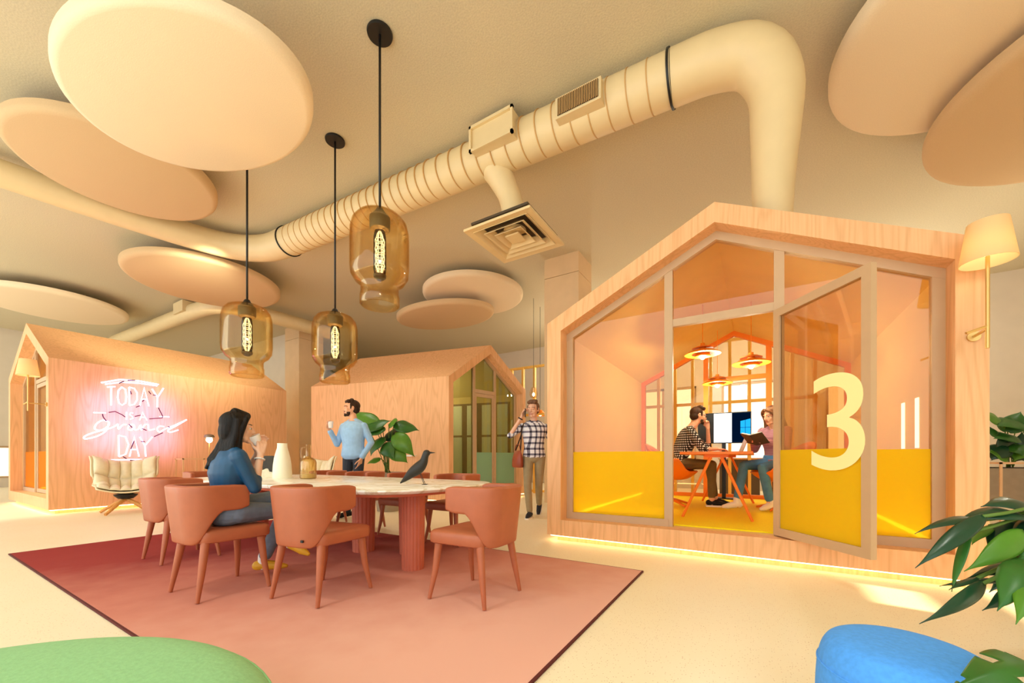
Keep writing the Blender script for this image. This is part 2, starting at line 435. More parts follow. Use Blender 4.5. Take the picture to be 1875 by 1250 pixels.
def wall_y(name, y, x0, x1, t, holes, label):
    mb = MB(); xs = sorted({x0, x1, *[h[0] for h in holes], *[h[1] for h in holes]})
    for a, b in zip(xs, xs[1:]):
        zs = [(0, CEIL)]
        for h in holes:
            if h[0] <= a and b <= h[1]:
                zs = [q for s in zs for q in ((s[0], min(s[1], h[2])), (max(s[0], h[3]), s[1])) if q[1] > q[0]]
        for z0, z1 in zs: mb.box(a, b, y, y+t, z0, z1)
    return structure(name, mb, M['wall'], label)
sun_holes = [(2.35, 3.75, .35, 2.23), (2.75, 3.35, 2.25, 2.54)]
wall_x('wall_right', X1, Y0, Y1, .2, sun_holes, 'pale wall on the right with tall openings')
wall_x('wall_left', X0-.2, Y0, Y1, .2, [(1.6, 4.4, .3, 1.35)], 'pale wall at the far left with tall windows')
back_holes = [(-6.2, -4.6, .9, 2.9), (-3.6, -1.6, .9, 3.2), (-.9, .5, .9, 3.2), (1.6, 3.0, 0.9, 3.0)]
wall_y('wall_back', Y1, X0, X1, .2, back_holes, 'pale rear wall beyond the timber screen')
wall_y('wall_side', 7.6, X0, -13.25, .2, [], 'grey-beige wall behind the left cabin')
n = 0
def window(x0, x1, y0, y1, z0, z1):
    global n; n += 1
    mb = MB(); t = .06; v = y1-y0 < x1-x0
    if v:
        for a, b, c, d in ((x0, x1, z0, z0+t), (x0, x1, z1-t, z1), (x0, x0+t, z0, z1), (x1-t, x1, z0, z1), ((x0+x1)/2-t/2, (x0+x1)/2+t/2, z0, z1)): mb.box(a, b, y0, y1, c, d)
    else:
        for a, b, c, d in ((y0, y1, z0, z0+t), (y0, y1, z1-t, z1), (y0, y0+t, z0, z1), (y1-t, y1, z0, z1)): mb.box(x0, x1, a, b, c, d)
    o = structure('window_%d' % n, mb, M['frame'])
    p = MB()
    if v: p.box(x0+t, x1-t, (y0+y1)/2-.006, (y0+y1)/2+.006, z0+t, z1-t)
    else: p.box((x0+x1)/2-.006, (x0+x1)/2+.006, y0+t, y1-t, z0+t, z1-t)
    p.build('window_pane', M['pane'], o); return o
for h in sun_holes: window(X1+.06, X1+.14, h[0], h[1], h[2], h[3])
for h in [(1.6, 4.4, .3, 1.35)]: window(X0-.14, X0-.06, *h)
for h in back_holes: window(h[0], h[1], Y1+.06, Y1+.14, h[2], h[3])
for nm, x0, x1, y0, y1 in (('column', -3.88, -3.1, 7.66, 8.4), ('column', -13.2, -12.4, 7.27, 8.1)):
    mb = MB().box(x0, x1, y0, y1, 0, CEIL-.42).box(x0, x1, y0, y1, CEIL-.41, CEIL)
    structure(nm, mb, M['concrete_warm'] if 'concrete_warm' in M else mat('column plaster', '#e0c096', .85, var=.06, scale=3), 'square plaster column to the left of the numbered cabin' if x0 > -6 else 'square plaster column between the two far cabins')

# ---- rug
def rug():
    t = thing('rug', 'large dusty red rectangular rug under the meeting table', 'rug', (-3.56, 2.095, 0))
    hx, hy = 2.74, 1.325
    MB().box(-hx, hx, -hy, hy, 0.001, .014).build('pile', M['rug'], t)
    mb = MB()
    for a, b, c, d in ((-hx-.012, hx+.012, -hy-.012, -hy), (-hx-.012, hx+.012, hy, hy+.012), (-hx-.012, -hx, -hy, hy), (hx, hx+.012, -hy, hy)): mb.box(a, b, c, d, .001, .013)
    mb.build('binding', M['rug_edge'], t, label='dark stitched edge')
rug()

# ================================================================ CABINS
PW, PD, PE, PR, PB, PT, PF = 3.49, 4.0, 2.52, 3.36, .07, .17, .25
def roof_in(x):  # inner roof line
    k = (PR-PE)/(PW/2); off = PT*math.sqrt(1+k*k)
    return PE+k*min(x, PW-x)-off
XA, XB = 1.305, 2.256           # mullions left and right of the door
def clip(x0, x1, zb):
    p = [(x0, zb), (x1, zb), (x1, roof_in(x1))]
    if x0 < PW/2 < x1: p.append((PW/2, roof_in(PW/2)))
    p.append((x0, roof_in(x0))); return p
M['added_glow'] = emit('added inner glow', '#fff0a0', 12); M['added_glow_dim'] = emit('added dim glow', '#fff6d8', 2)  # emission for the strips added inside the cabins
def cabin(name, label, O, ex, ey, zs, fm, filmA, filmB, carpet, door, left_film=True, back=True, lining=None):
    t = thing(name, label, 'cabin', O)
    ex, ey = V(ex), V(ey)
    def xf(p): return ex*p.x+ey*p.y+V((0, 0, p.z*zs))
    # shell: outer skin + reveal (wood) and inner lining
    outer = [(0, PB), (PW, PB), (PW, PE), (PW/2, PR), (0, PE)]
    inner = [(PT, PF), (PW-PT, PF), (PW-PT, roof_in(PW-PT)), (PW/2, roof_in(PW/2)), (PT, roof_in(PT))]
    mb = MB(); vs, fs, ms = [], [], []
    ysec = [0, .17, PD-.17, PD]
    for y in ysec:
        for a, b in outer: vs.append((a, y, b))
        for a, b in inner: vs.append((a, y, b))
    for s in range(3):
        for i in range(5):
            j = (i+1) % 5; A = s*10; B = A+10
            fs.append((A+i, A+j, B+j, B+i)); ms.append(0)
            fs.append((A+5+i, B+5+i, B+5+j, A+5+j)); ms.append(1 if s == 1 else 0)
    for i in range(5):
        j = (i+1) % 5
        fs.append((i, 5+i, 5+j, j)); ms.append(0)
        fs.append((30+i, 30+j, 35+j, 35+i)); ms.append(0)
    mb.add(vs, fs, 0, xf); mb.m = ms
    mb.build('shell', [M['wood'], lining or M['lining']], t)
    MB().box(.09, PW-.09, .09, PD-.09, 0, PB+.005, 0, xf).build('plinth', M['wood'], t)
    MB().box(.03, PW-.03, .03, .05, .056, .068, 0, xf).box(PW-.05, PW-.03, .05, PD-.05, .056, .068, 0, xf).box(.03, .05, .05, PD-.05, .056, .068, 0, xf).build('glow_strip', M['led'], t, label='glowing strip under the cabin edge')
    MB().box(PT+.002, PW-PT-.002, .28, PD-.28, PF+.001, PF+.014, 0, xf).build('carpet', carpet, t)
    for a_, b_ in ((PT+.004, PT+.03), (PW-PT-.03, PW-PT-.004)): MB().box(a_, b_, .32, PD-.32, PF+.016, PF+.04, 0, xf).build('glow_strip', M['added_glow'] if carpet is M['carpet'] else M['added_glow_dim'], t, label='added glow strip along the inner skirting')  # added emitters that brighten the carpet, lower walls and film
    for a_, b_ in ((PT+.1, XA-.06), (XB+.06, PW-PT-.1)): MB().box(a_, b_, .285, .31, PF+.016, PF+.04, 0, xf).build('glow_strip', M['added_glow'] if carpet is M['carpet'] else M['added_glow_dim'], t, label='added glow strip backlighting the coloured film')  # added emitters that backlight the film bands
    def facade(y0, y1, fmat, film, with_door, lf):
        f = .075; mb = MB(); zb = PF
        xl, xr = PT, PW-PT
        mb.box(xl, xr if not with_door else XA, y0, y1, zb, zb+f, 0, xf)
        if with_door: mb.box(XB, xr, y0, y1, zb, zb+f, 0, xf)
        mb.box(xl, xl+f, y0+.003, y1-.003, zb, roof_in(xl)-.01, 0, xf).box(xr-f, xr, y0+.003, y1-.003, zb, roof_in(xr)-.01, 0, xf)
        for a, b in (((xl, roof_in(xl)), (PW/2, roof_in(PW/2))), ((PW/2, roof_in(PW/2)), (xr, roof_in(xr)))):
            d = f*1.1
            mb.prism([(a[0], a[1]-d), (b[0], b[1]-d), b, a], y0, y1, 0, xf)
        for x in (XA, XB): mb.box(x-.04, x+.04, y0+.006, y1-.006, zb, roof_in(x)-.03, 0, xf)
        mb.box(XA, XB, y0+.012, y1-.012, 2.31, 2.385, 0, xf)
        fr = mb.build('window_frame', fmat, t, bevel=0)
        ym = (y0+y1)/2
        for k, (x0, x1, z0) in enumerate(((xl+f, XA-.04, zb+f), (XA+.04, XB-.04, 2.385), (XB+.04, xr-f, zb+f))):
            poly = clip(x0, x1, z0); poly = [(a, b-(f if b > z0+.01 else 0)) for a, b in poly]
            pn = MB().prism(poly, ym-.005, ym+.005, 0, xf).build('window_pane', M['pane'] if film is not M['film_g'] else M['pane_green'], t)
            if film is not None and k != 1 and (k == 2 or lf):
                MB().prism([(x0, z0), (x1, z0), (x1, 1.03), (x0, 1.03)], ym-.009, ym-.006, 0, xf).build('film_band', film, pn, label='coloured lower film')
        return fr
    facade(.17, .245, fm, filmA, True, left_film)
    if back: facade(PD-.245, PD-.17, M['frame_orange'] if carpet is M['carpet'] else fm, None, False, False)
    # door leaf hung at XB
    W = .915; dv = V((door[0], door[1])).normalized(); nv = V((-dv.y, dv.x)); hx, hy = XB-.045, .165
    if door[0] < 0: nv = -nv; W = .86; hy = .19
    def dx(p):  # p.x along leaf, p.y thickness, p.z height
        q = dv*p.x+nv*p.y
        return xf(V((hx+q.x, hy+q.y, p.z)))
    zb, zt = PF+.012, 2.3; f = .07; th = .045
    mb = MB().box(0, f, 0, th, zb, zt, 0, dx).box(W-f, W, 0, th, zb, zt, 0, dx).box(f, W-f, 0, th, zb, zb+f, 0, dx).box(f, W-f, 0, th, zt-f, zt, 0, dx)
    d = mb.build('door', fm, t)
    MB().box(f, W-f, th/2-.005, th/2+.005, zb+f, zt-f, 0, dx).build('door_pane', M['pane'] if filmA is not M['film_g'] else M['pane_green'], d)
    if filmB: MB().box(f, W-f, th/2-.009, th/2-.006, zb+f, 1.03, 0, dx).build('film_band', filmB, d, label='coloured lower film')
    return t, d, dx, xf
pod3, door3, dx3, xf3 = cabin('meeting_cabin', 'pale wood house-shaped cabin with a numbered glass door standing open', (-2.08, 4.18, 0), (1, 0, 0), (0, 1, 0), 1, M['frame'], M['film_y'], M['film_y'], M['carpet'], (.584, -.81))
# the numeral on the door
cu = bpy.data.curves.new('num', 'FONT'); cu.body = '3'; cu.size = 1.0; cu.extrude = .0
tmp = bpy.data.objects.new('num', cu); COL.objects.link(tmp)
dg = bpy.context.evaluated_depsgraph_get(); dg.update()
nm = bpy.data.meshes.new_from_object(tmp.evaluated_get(dg)); COL.objects.unlink(tmp); bpy.data.objects.remove(tmp)
xs = [v.co.x for v in nm.vertices]; ys = [v.co.y for v in nm.vertices]
a0, a1, b0, b1 = min(xs), max(xs), min(ys), max(ys)
for v in nm.vertices:
    v.co = dx3(V((.425+(v.co.x-a0)/(a1-a0)*.45, .0, .865+(v.co.y-b0)/(b1-b0)*.735)))
nm.materials.append(M['numeral'])
no = bpy.data.objects.new('numeral', nm); COL.objects.link(no); no.parent = door3; no['label'] = 'large pale yellow numeral 3'
md = no.modifiers.new('S', 'SOLIDIFY'); md.thickness = .003; md.offset = 0
# two narrow glowing slots in the right-hand inner wall
for x, y in ((PW-PT, .75), (PW-PT, 1.15)):
    MB().box(x-.012, x-.002, y, y+.075, 1.05, 1.5, 0, xf3).build('wall_slot', emit('slot glow', '#fff4e0', 2.2), pod3, label='narrow white glowing slot')
pod1, d1, dx1, xf1 = cabin('meeting_cabin', 'pale wood house-shaped cabin carrying the pink neon sign on its side', (-13.69, 1.65, 0), (1, 0, 0), (0, 1, 0), 1.055, M['frame'], M['film_o'], M['film_o'], M['carpet'], (-1, 0))
M['batten_dark'] = mat('brown backing', '#8a6a40', .7); M['panel'] = mat('pale panel', '#e8e4ca', .7)
pod2, d2, dx2, xf2 = cabin('meeting_cabin', 'pale wood house-shaped cabin with green-tinted glass behind the tall leafy plant', (-5.44, 6.37, 0), (.5/PW, 2.34/PW, 0), (-3.62/PD, -.76/PD, 0), 1.055, M['frame'], M['film_g'], M['film_g'], M['carpet_green'], (-1, 0), left_film=False)

MB().box(PW-PT-.006, PW-PT-.001, .35, 3.6, .4, 2.25, 0, xf2).build('wall_backing', M['batten_dark'], pod2, label='brown backing between the pale slats')
for i in range(7):
    y = .42+i*.46
    for z0, z1 in ((.45, 1.42), (1.47, 2.2)):
        MB().box(PW-PT-.02, PW-PT-.002, y, y+.30, z0, z1, 0, xf2).build('wall_panel', M['panel'], pod2, label='pale slat on the inner wall')
# ---- wall lamps on the cabins
def sconce(loc, label):
    t = thing('wall_lamp', label, 'lamp', loc, 0, 'wall lamps on the cabin posts')
    MB().cyl((0, 0, -.58), (0, 0, .1), .011, n=12).build('stem', M['brass'], t, smooth='auto')
    MB().cyl((0, 0, -.45), (0, .24, -.45), .009, n=10).cyl((0, .19, -.45), (0, .21, -.45), .035, n=16).build('wall_bracket', M['brass'], t, smooth='auto')
    MB().cyl((0, 0, -.43), (-.11, -.03, -.47), .009, n=10).build('switch_arm', M['brass'], t, smooth='auto')
    mb = MB(); n = 32; vs = []; fs = []
    for r, z in ((.135, 0), (.098, .27), (.094, .27), (.131, 0)):
        for j in range(n): vs.append((r*math.cos(2*PI*j/n), r*math.sin(2*PI*j/n), z))
    for i in range(4):
        for j in range(n):
            k = (j+1) % n; a, b = i*n, ((i+1) % 4)*n
            fs.append((a+j, a+k, b+k, b+j))
    mb.add(vs, fs).build('shade', M['shade_tr'], t, smooth='auto', label='pale tapered shade')
    MB().ell((0, 0, .085), (.034, .034, .045)).build('bulb', M['lampglow'], t, smooth=True)
    return t
m, nt, out = newmat('linen shade lit'); L = nt.links.new
d_ = N(nt, 'ShaderNodeBsdfDiffuse'); d_.inputs[0].default_value = lin('#f6e4bc'); r_ = N(nt, 'ShaderNodeBsdfTranslucent'); r_.inputs[0].default_value = lin('#f8dfaa')
x_ = N(nt, 'ShaderNodeMixShader'); x_.inputs[0].default_value = .5; L(d_.outputs[0], x_.inputs[1]); L(r_.outputs[0], x_.inputs[2]); L(x_.outputs[0], out.inputs[0]); M['shade_tr'] = m
sconce((1.33, 3.97, 2.28), 'tapered pale wall lamp on the right post of the numbered cabin')
sconce((-10.29, 1.44, 2.32), 'tapered pale wall lamp on the front of the neon sign cabin')

# ================================================================ CEILING CLOUDS
def cloud(cx, cy, z, rx, ry, ang, label, th=.13, m='cloud'):
    prof = [(0.02, 0), (.93, 0), (.97, .012), (.993, .04), (1, .07), (1, th), (.02, th)]
    mb = MB(); ca, sa = math.cos(ang), math.sin(ang)
    def xf(p): return V((p.x*rx*ca-p.y*ry*sa, p.x*rx*sa+p.y*ry*ca, p.z))
    mb.lathe(prof, n=72, xf=xf)
    t = thing('ceiling_cloud', label, 'ceiling panel', (cx, cy, z), 0, 'round acoustic panels under the ceiling')
    mb.build('panel', M[m], t, smooth='auto')
    for q in range(3):
        w = MB()
        a = q*2*PI/3+.5
        p = xf(V((.6*math.cos(a), .6*math.sin(a), th)))
        w.cyl(p, (p.x, p.y, CEIL-z), .006, n=6).build('hanger', M['brass'], t)
    return t
cloud(-4.726, 1.691, 4.40, 1.28, .86, math.radians(10.6), 'largest round cream panel, brightly lit, hanging above the meeting table')
cloud(-7.443, 1.867, 4.82, 1.068, 1.068, 0, 'round tan panel tucked behind the largest, brightly lit one', m='cloud_tan')
cloud(-10.326, 3.981, 4.75, 1.40, 1.40, 0, 'round tan panel in front of the far duct, above the neon sign cabin', m='cloud_tan')
cloud(-15.56, 2.622, 4.85, 1.40, 1.40, 0, 'round pinkish panel above the roof peak of the neon sign cabin')
cloud(-5.955, 7.889, 4.9, 1.224, 1.224, 0, 'pale round panel, upper of the overlapping pair over the green-glass cabin')
cloud(-6.943, 7.942, 4.6, 1.39, .88, math.radians(6.6), 'dark oval panel, lower of the overlapping pair over the green-glass cabin', m='cloud_tan')
cloud(2.097, 5.313, 4.85, 1.445, 1.445, 0, 'pale round panel above the right roof slope of the numbered cabin')
cloud(3.411, 6.432, 4.6, 1.718, 1.718, 0, 'tan round panel partly covering the pale one over the right wall lamp', m='cloud_tan')

# ================================================================ DUCTS
t = thing('air_duct', 'wide cream spiral duct bending down onto the numbered cabin roof', 'duct', (-3.5, 4.3, 4.92))
def loc(p): return V(p)-V((-3.5, 4.3, 4.92))
main = [(-7.3, 4.09, 4.92), (-5, 4.22, 4.92), (-3, 4.33, 4.92), (-1.2, 4.41, 4.92), (-.75, 4.43, 4.92)]
MB().tube([loc(p) for p in main], .245, 32, close=False).build('pipe', M['duct'], t, smooth=True, label='straight spiral-wound run')
bend = spline([(-.75, 4.43, 4.92), (-.35, 4.46, 4.915), (-.02, 4.51, 4.82), (.15, 4.56, 4.52), (.155, 4.6, 4.1), (.14, 4.62, 3.7), (.13, 4.63, 3.1)], 4)
rb = [.248+(.165-.248)*max(0, min(1, (i-10)/(len(bend)-12))) for i in range(len(bend))]
MB().tube([loc(p) for p in bend], rb, 32, close=False).build('elbow', M['duct'], t, smooth=True, label='smooth elbow and riser')
lb = spline([(-7.3, 4.09, 4.92), (-7.9, 3.99, 4.92), (-8.4, 3.6, 4.92), (-8.65, 2.9, 4.92), (-8.85, 1.9, 4.92), (-9.0, .8, 4.92), (-9.2, -1.2, 4.92)], 5)
MB().tube([loc(p) for p in lb], [.245-.075*i/len(lb) for i in range(len(lb))], 28, close=False).build('elbow', M['duct'], t, smooth=True, label='long smooth branch to the left')
def ring_at(x, r, w, mname):
    k = (x+7.3)/6.55; y = 4.09+k*.34
    MB().tube([loc((x-w/2, y, 4.92)), loc((x+w/2, y, 4.92))], r, 40).build('seam', M[mname], t, smooth='auto')
x = -7.1
while x < -.85:
    ring_at(x, .249, .012, 'seam'); x += .21 if x > -4 else .16
ring_at(-7.28, .262, .022, 'black'); ring_at(-.76, .262, .022, 'black')
g = MB().box(-1.93, -1.40, 4.08, 4.4, 4.765, 5.0, 0, loc).build('grille_box', M['duct'], t, bevel=.004)
MB().box(-1.90, -1.43, 4.07, 4.083, 4.79, 4.975, 0, loc).build('grille', M['dark'], g)
mb = MB()
for i in range(24): mb.box(-1.89+i*.0195, -1.883+i*.0195, 4.06, 4.072, 4.79, 4.975, 0, loc)
mb.build('grille_bars', M['seam'], g)
g = MB().box(-3.06, -2.46, 4.02, 4.3, 4.80, 5.1, 0, loc).build('damper_box', M['duct'], t, bevel=.004)
mb = MB()
for a, b, c, d in ((-3.08, -2.44, 4.79, 4.825), (-3.08, -2.44, 5.08, 5.115), (-3.08, -3.05, 4.79, 5.115), (-2.47, -2.44, 4.79, 5.115)): mb.box(a, b, 3.985, 4.02, c, d, 0, loc)
mb.build('damper_frame', M['duct'], g)
br = spline([(-2.98, 4.36, 4.86), (-2.86, 4.42, 4.62), (-2.76, 4.48, 4.35), (-2.74, 4.52, 4.1), (-2.74, 4.55, 3.96)], 5)
MB().tube([loc(p) for p in br], [.2-.05*min(1, i/8) for i in range(len(br))], 24).build('branch', M['duct'], t, smooth=True)
# ---- square diffuser under the branch
t = thing('air_diffuser', 'square cream louvred diffuser hanging from the duct branch', 'vent', (-2.745, 4.565, 3.885))
def frustum(mb, a0, z0, a1, z1, th=.012):
    for r in range(4):
        R = Matrix.Rotation(r*PI/2, 3, 'Z')
        vs = [R @ V(p) for p in ((-a0, -a0, z0), (a0, -a0, z0), (a1, -a1, z1), (-a1, -a1, z1), (-a0, -a0, z0+th), (a0, -a0, z0+th), (a1, -a1, z1+th), (-a1, -a1, z1+th))]
        mb.add(vs, [(0, 1, 2, 3), (7, 6, 5, 4), (0, 4, 5, 1), (1, 5, 6, 2), (2, 6, 7, 3), (3, 7, 4, 0)])
mb = MB(); frustum(mb, .49, 0, .40, .012, .03); mb.build('flange', M['duct'], t)
for a, b in ((.40, .31), (.30, .21), (.20, .12)):
    mb = MB(); frustum(mb, a, -.0, b, .075, .01); mb.build('louvre', M['duct'], t)
mb = MB(); mb.box(-.10, .10, -.10, .10, .0, .02); mb.build('centre_plate', M['duct'], t)
MB().box(-.42, .42, -.42, .42, .10, .13).build('backing', M['dark'], t)
# ---- far duct
t = thing('air_duct', 'thin tan duct high above the roof of the neon sign cabin', 'duct', (-12, 5, 4.9))
def loc2(p): return V(p)-V((-12, 5, 4.9))
fd = spline([(-18.5, 4.5, 4.9), (-15, 4.6, 4.9), (-12.6, 4.7, 4.9), (-11.9, 4.9, 4.9), (-11.6, 5.5, 4.9), (-11.5, 6.6, 4.9), (-11.5, 7.8, 4.9)], 6)
MB().tube([loc2(p) for p in fd], .19, 20, close=False).build('pipe', M['duct'], t, smooth=True)
MB().box(-13.5, -12.9, 4.42, 4.8, 4.85, 5.14, 0, loc2).build('damper_box', M['duct'], t)

# ================================================================ PENDANT JARS
def pendant(x, y, ztop, label):
    t = thing('pendant_lamp', label, 'lamp', (x, y, ztop), 0, 'amber jar pendant lamps')
    H = CEIL-ztop
    MB().lathe([(.02, H-.03), (.12, H-.03), (.125, H-.012), (.12, H), (.02, H)], n=32).build('ceiling_rose', M['black'], t, smooth='auto')
    MB().cyl((0, 0, .02), (0, 0, H-.02), .0125, n=10).build('cord', M['black'], t, smooth=True)
    MB().lathe([(.012, .04), (.03, .03), (.045, .0), (.07, -.03), (.075, -.045), (.02, -.05)], n=24).build('cap', M['black'], t, smooth='auto')
    MB().lathe([(.02, -.052), (.098, -.06), (.10, -.08), (.098, -.175), (.09, -.185), (.02, -.19)], n=28).build('socket', mat('smoky socket', '#5a4a2c', .4), t, smooth='auto')
    pr = [(.075, -.04), (.15, -.047), (.215, -.075), (.258, -.13), (.277, -.21), (.28, -.3), (.28, -.56), (.272, -.64), (.235, -.70), (.19, -.735), (.178, -.76), (.178, -.82), (.186, -.85), (.186, -.93), (.17, -.945)]
    mb = MB().lathe(pr, n=48, close=False)
    mb.build('glass_jar', M['amber'], t, smooth=True, solid=.008, label='amber glass jar')
    MB().lathe([(.02, -.19), (.05, -.2), (.06, -.26), (.062, -.56), (.055, -.63), (.02, -.64)], n=20).build('bulb_tube', M['tube'], t, smooth=True)
    mb = MB()
    for k in range(6):
        a = k*PI/3; pts = []
        for i in range(15):
            q = i/14; r = .042*(.25+.75*min(1, 4*q*(1-q)*1.6))*(1+.09*math.sin(q*34)); pts.append((r*math.cos(a), r*math.sin(a), -.2-.43*q))
        mb.tube(pts, .0034, 6)
    for i in range(6):
        z = -.28-.055*i; mb.tube([(.04*math.cos(2*PI*j/12), .04*math.sin(2*PI*j/12), z) for j in range(13)], .003, 5)
    mb.build('filament', M['bulb'], t)
    MB().lathe([(.01, -.63), (.062, -.635), (.06, -.66), (.03, -.685), (.005, -.69)], n=20).build('bulb_base', mat('smoky base', '#4a3c28', .4), t, smooth='auto')
    l = bpy.data.lights.new('pendant_light', 'POINT'); l.energy = 85; l.color = (1, .90, .64); l.shadow_soft_size = .012
    o = bpy.data.objects.new('pendant_light', l); COL.objects.link(o); o.location = (x, y, ztop-.44)
    return t
pendant(-3.2, 2.70, 3.415, 'highest amber jar pendant lamp, over the table end near the bird')
pendant(-4.79, 3.30, 2.91, 'amber jar pendant lamp hanging low between the other two')
pendant(-5.56, 2.58, 2.95, 'amber jar pendant lamp hanging under the largest ceiling panel')

# ================================================================ NEON SIGN (side wall of the sign cabin, plane x = -10.2)
NX = -10.17
t = thing('neon_sign', 'pink and white neon lettering on the side wall of the left cabin', 'sign', (-10.2, 3.1, 1.6))
def px(zx, zy):  # sketch units of the sign -> point on the wall plane
    p = onx(130+zx/6.943, 670+zy/6.943, NX); return p-V((-10.2, 3.1, 1.6))
def strokes(name, lst, r=.0125, m='neon', lab=None, sm=0, xoff=.05):
    mb = MB()
    for s in lst:
        pts = [px(*q)+V((xoff-.03, 0, 0)) for q in s]
        if sm: pts = spline(pts, sm)
        mb.tube(pts, r, 8)
    return mb.build(name, M[m], t, smooth=True, label=lab)
strokes('tube_bar', [[(380, 212), (620, 172), (860, 190), (1110, 236)], [(430, 232), (640, 205), (860, 218), (1090, 252)], [(470, 1195), (780, 1188), (1095, 1190)]], lab='pale border tubes')
T1 = [[(455, 268), (560, 262)], [(508, 266), (505, 500)],                                         # T
      [(640, 268), (598, 310), (590, 400), (605, 470), (645, 498), (690, 468), (700, 390), (688, 300), (640, 268)],   # O
      [(735, 270), (738, 500)], [(735, 270), (800, 285), (835, 340), (835, 430), (800, 488), (738, 500)],             # D
      [(870, 505), (925, 275), (985, 512)], [(892, 420), (965, 424)],                             # A
      [(1025, 290), (1095, 400)], [(1170, 282), (1095, 400), (1090, 525)]]                        # Y
strokes('letter_row', T1, lab='neon letters TODAY')
T2 = [[(280, 592), (440, 596)], [(1120, 642), (1245, 646)], [(700, 585), (700, 680)],
      [(785, 600), (752, 592), (742, 618), (772, 640), (782, 664), (745, 676)], [(868, 688), (905, 588), (960, 690)], [(885, 650), (938, 652)]]
strokes('letter_row', T2, .011, lab='neon letters IS A with side dashes')
T3 = [[(480, 712), (400, 690), (320, 735), (300, 800), (380, 815), (470, 760), (478, 715), (440, 820), (330, 890), (180, 925), (175, 890), (300, 840), (480, 795), (560, 760), (590, 740), (600, 800), (650, 750), (700, 742)],
      [(790, 745), (740, 750), (720, 800), (770, 812), (800, 748), (806, 808), (850, 800), (880, 748), (890, 812), (930, 748), (975, 748), (985, 812), (1060, 800)],
      [(1180, 770), (1120, 765), (1090, 800), (1120, 838), (1190, 800), (1320, 750), (1465, 682)], [(1465, 682), (1330, 760), (1230, 815), (1260, 840), (1360, 812)]]
strokes('letter_row', T3, .0125, lab='neon script word Grand', sm=5)
T4 = [[(600, 880), (605, 1150)], [(600, 880), (690, 900), (728, 1000), (690, 1120), (605, 1150)],
      [(740, 1150), (800, 890), (860, 1150)], [(760, 1060), (845, 1060)],
      [(870, 900), (935, 1010)], [(1030, 900), (935, 1010), (945, 1150)]]
strokes('letter_row', T4, lab='neon letters DAY')
C = [[(600, 222), (665, 195)], [(710, 183), (805, 183)], [(745, 320), (757, 362)], [(975, 320), (1005, 360)], [(1030, 370), (1070, 372)], [(920, 430), (895, 455)],
     [(815, 525), (865, 505)], [(1100, 530), (1155, 640), (1150, 660), (985, 672)], [(470, 590), (550, 578), (640, 620), (680, 650)], [(390, 610), (400, 650), (440, 700)],
     [(800, 642), (875, 625)], [(725, 740), (770, 785)], [(890, 795), (950, 818)], [(1220, 768), (1245, 778)], [(1045, 898), (1155, 848)], [(790, 955), (750, 1055)],
     [(878, 958), (930, 962)], [(650, 1150), (695, 1175)], [(740, 1195), (800, 1200)]]
strokes('cable', C, .009, 'wire', 'dark linking cables', xoff=.075)
# ================================================================ MEETING TABLE
TZ = .72
t = thing('meeting_table', 'long rounded pale marble table on thick salmon column legs', 'table', (-4.0, 2.66, 0))
poly = rounded([(-1.9, -.79), (1.9, -.79), (1.9, .75), (-1.9, .75)], .62, 14)
n0 = len(poly); mb = MB(); sec = [(.965, TZ-.035), (.985, TZ-.03), (1, TZ-.008), (1, TZ-.004), (.997, TZ)]
mb.rings([[(a*k, b*k, z) for a, b in poly] for k, z in sec]); mb.build('tabletop', M['marble'], t, smooth='auto')
MB().rings([[(a*k, b*k, z) for a, b in poly] for k, z in ((.90, TZ-.06), (.955, TZ-.055), (.965, TZ-.036), (.96, TZ-.035))]).build('underframe', M['salmon2'], t, smooth='auto', label='dark red edge under the marble')
def fluted(x, y, r):
    nf = 72; rs = []
    for z, k in ((.014, 1), (.03, 1.0), (.05, 1), (TZ-.06, 1.12)):
        rs.append([(x+(r*k+.006*abs(math.sin(9*2*PI*j/nf)))*math.cos(2*PI*j/nf), y+(r*k+.006*abs(math.sin(9*2*PI*j/nf)))*math.sin(2*PI*j/nf), z) for j in range(nf)])
    MB().rings(rs).build('leg', M['salmon2'], t, smooth='auto')
for x, y, r in ((1.49, -.19, .088), (1.06, .20, .10), (.58, .02, .10), (-.55, .15, .10), (-1.2, -.12, .10)): fluted(x, y, r)

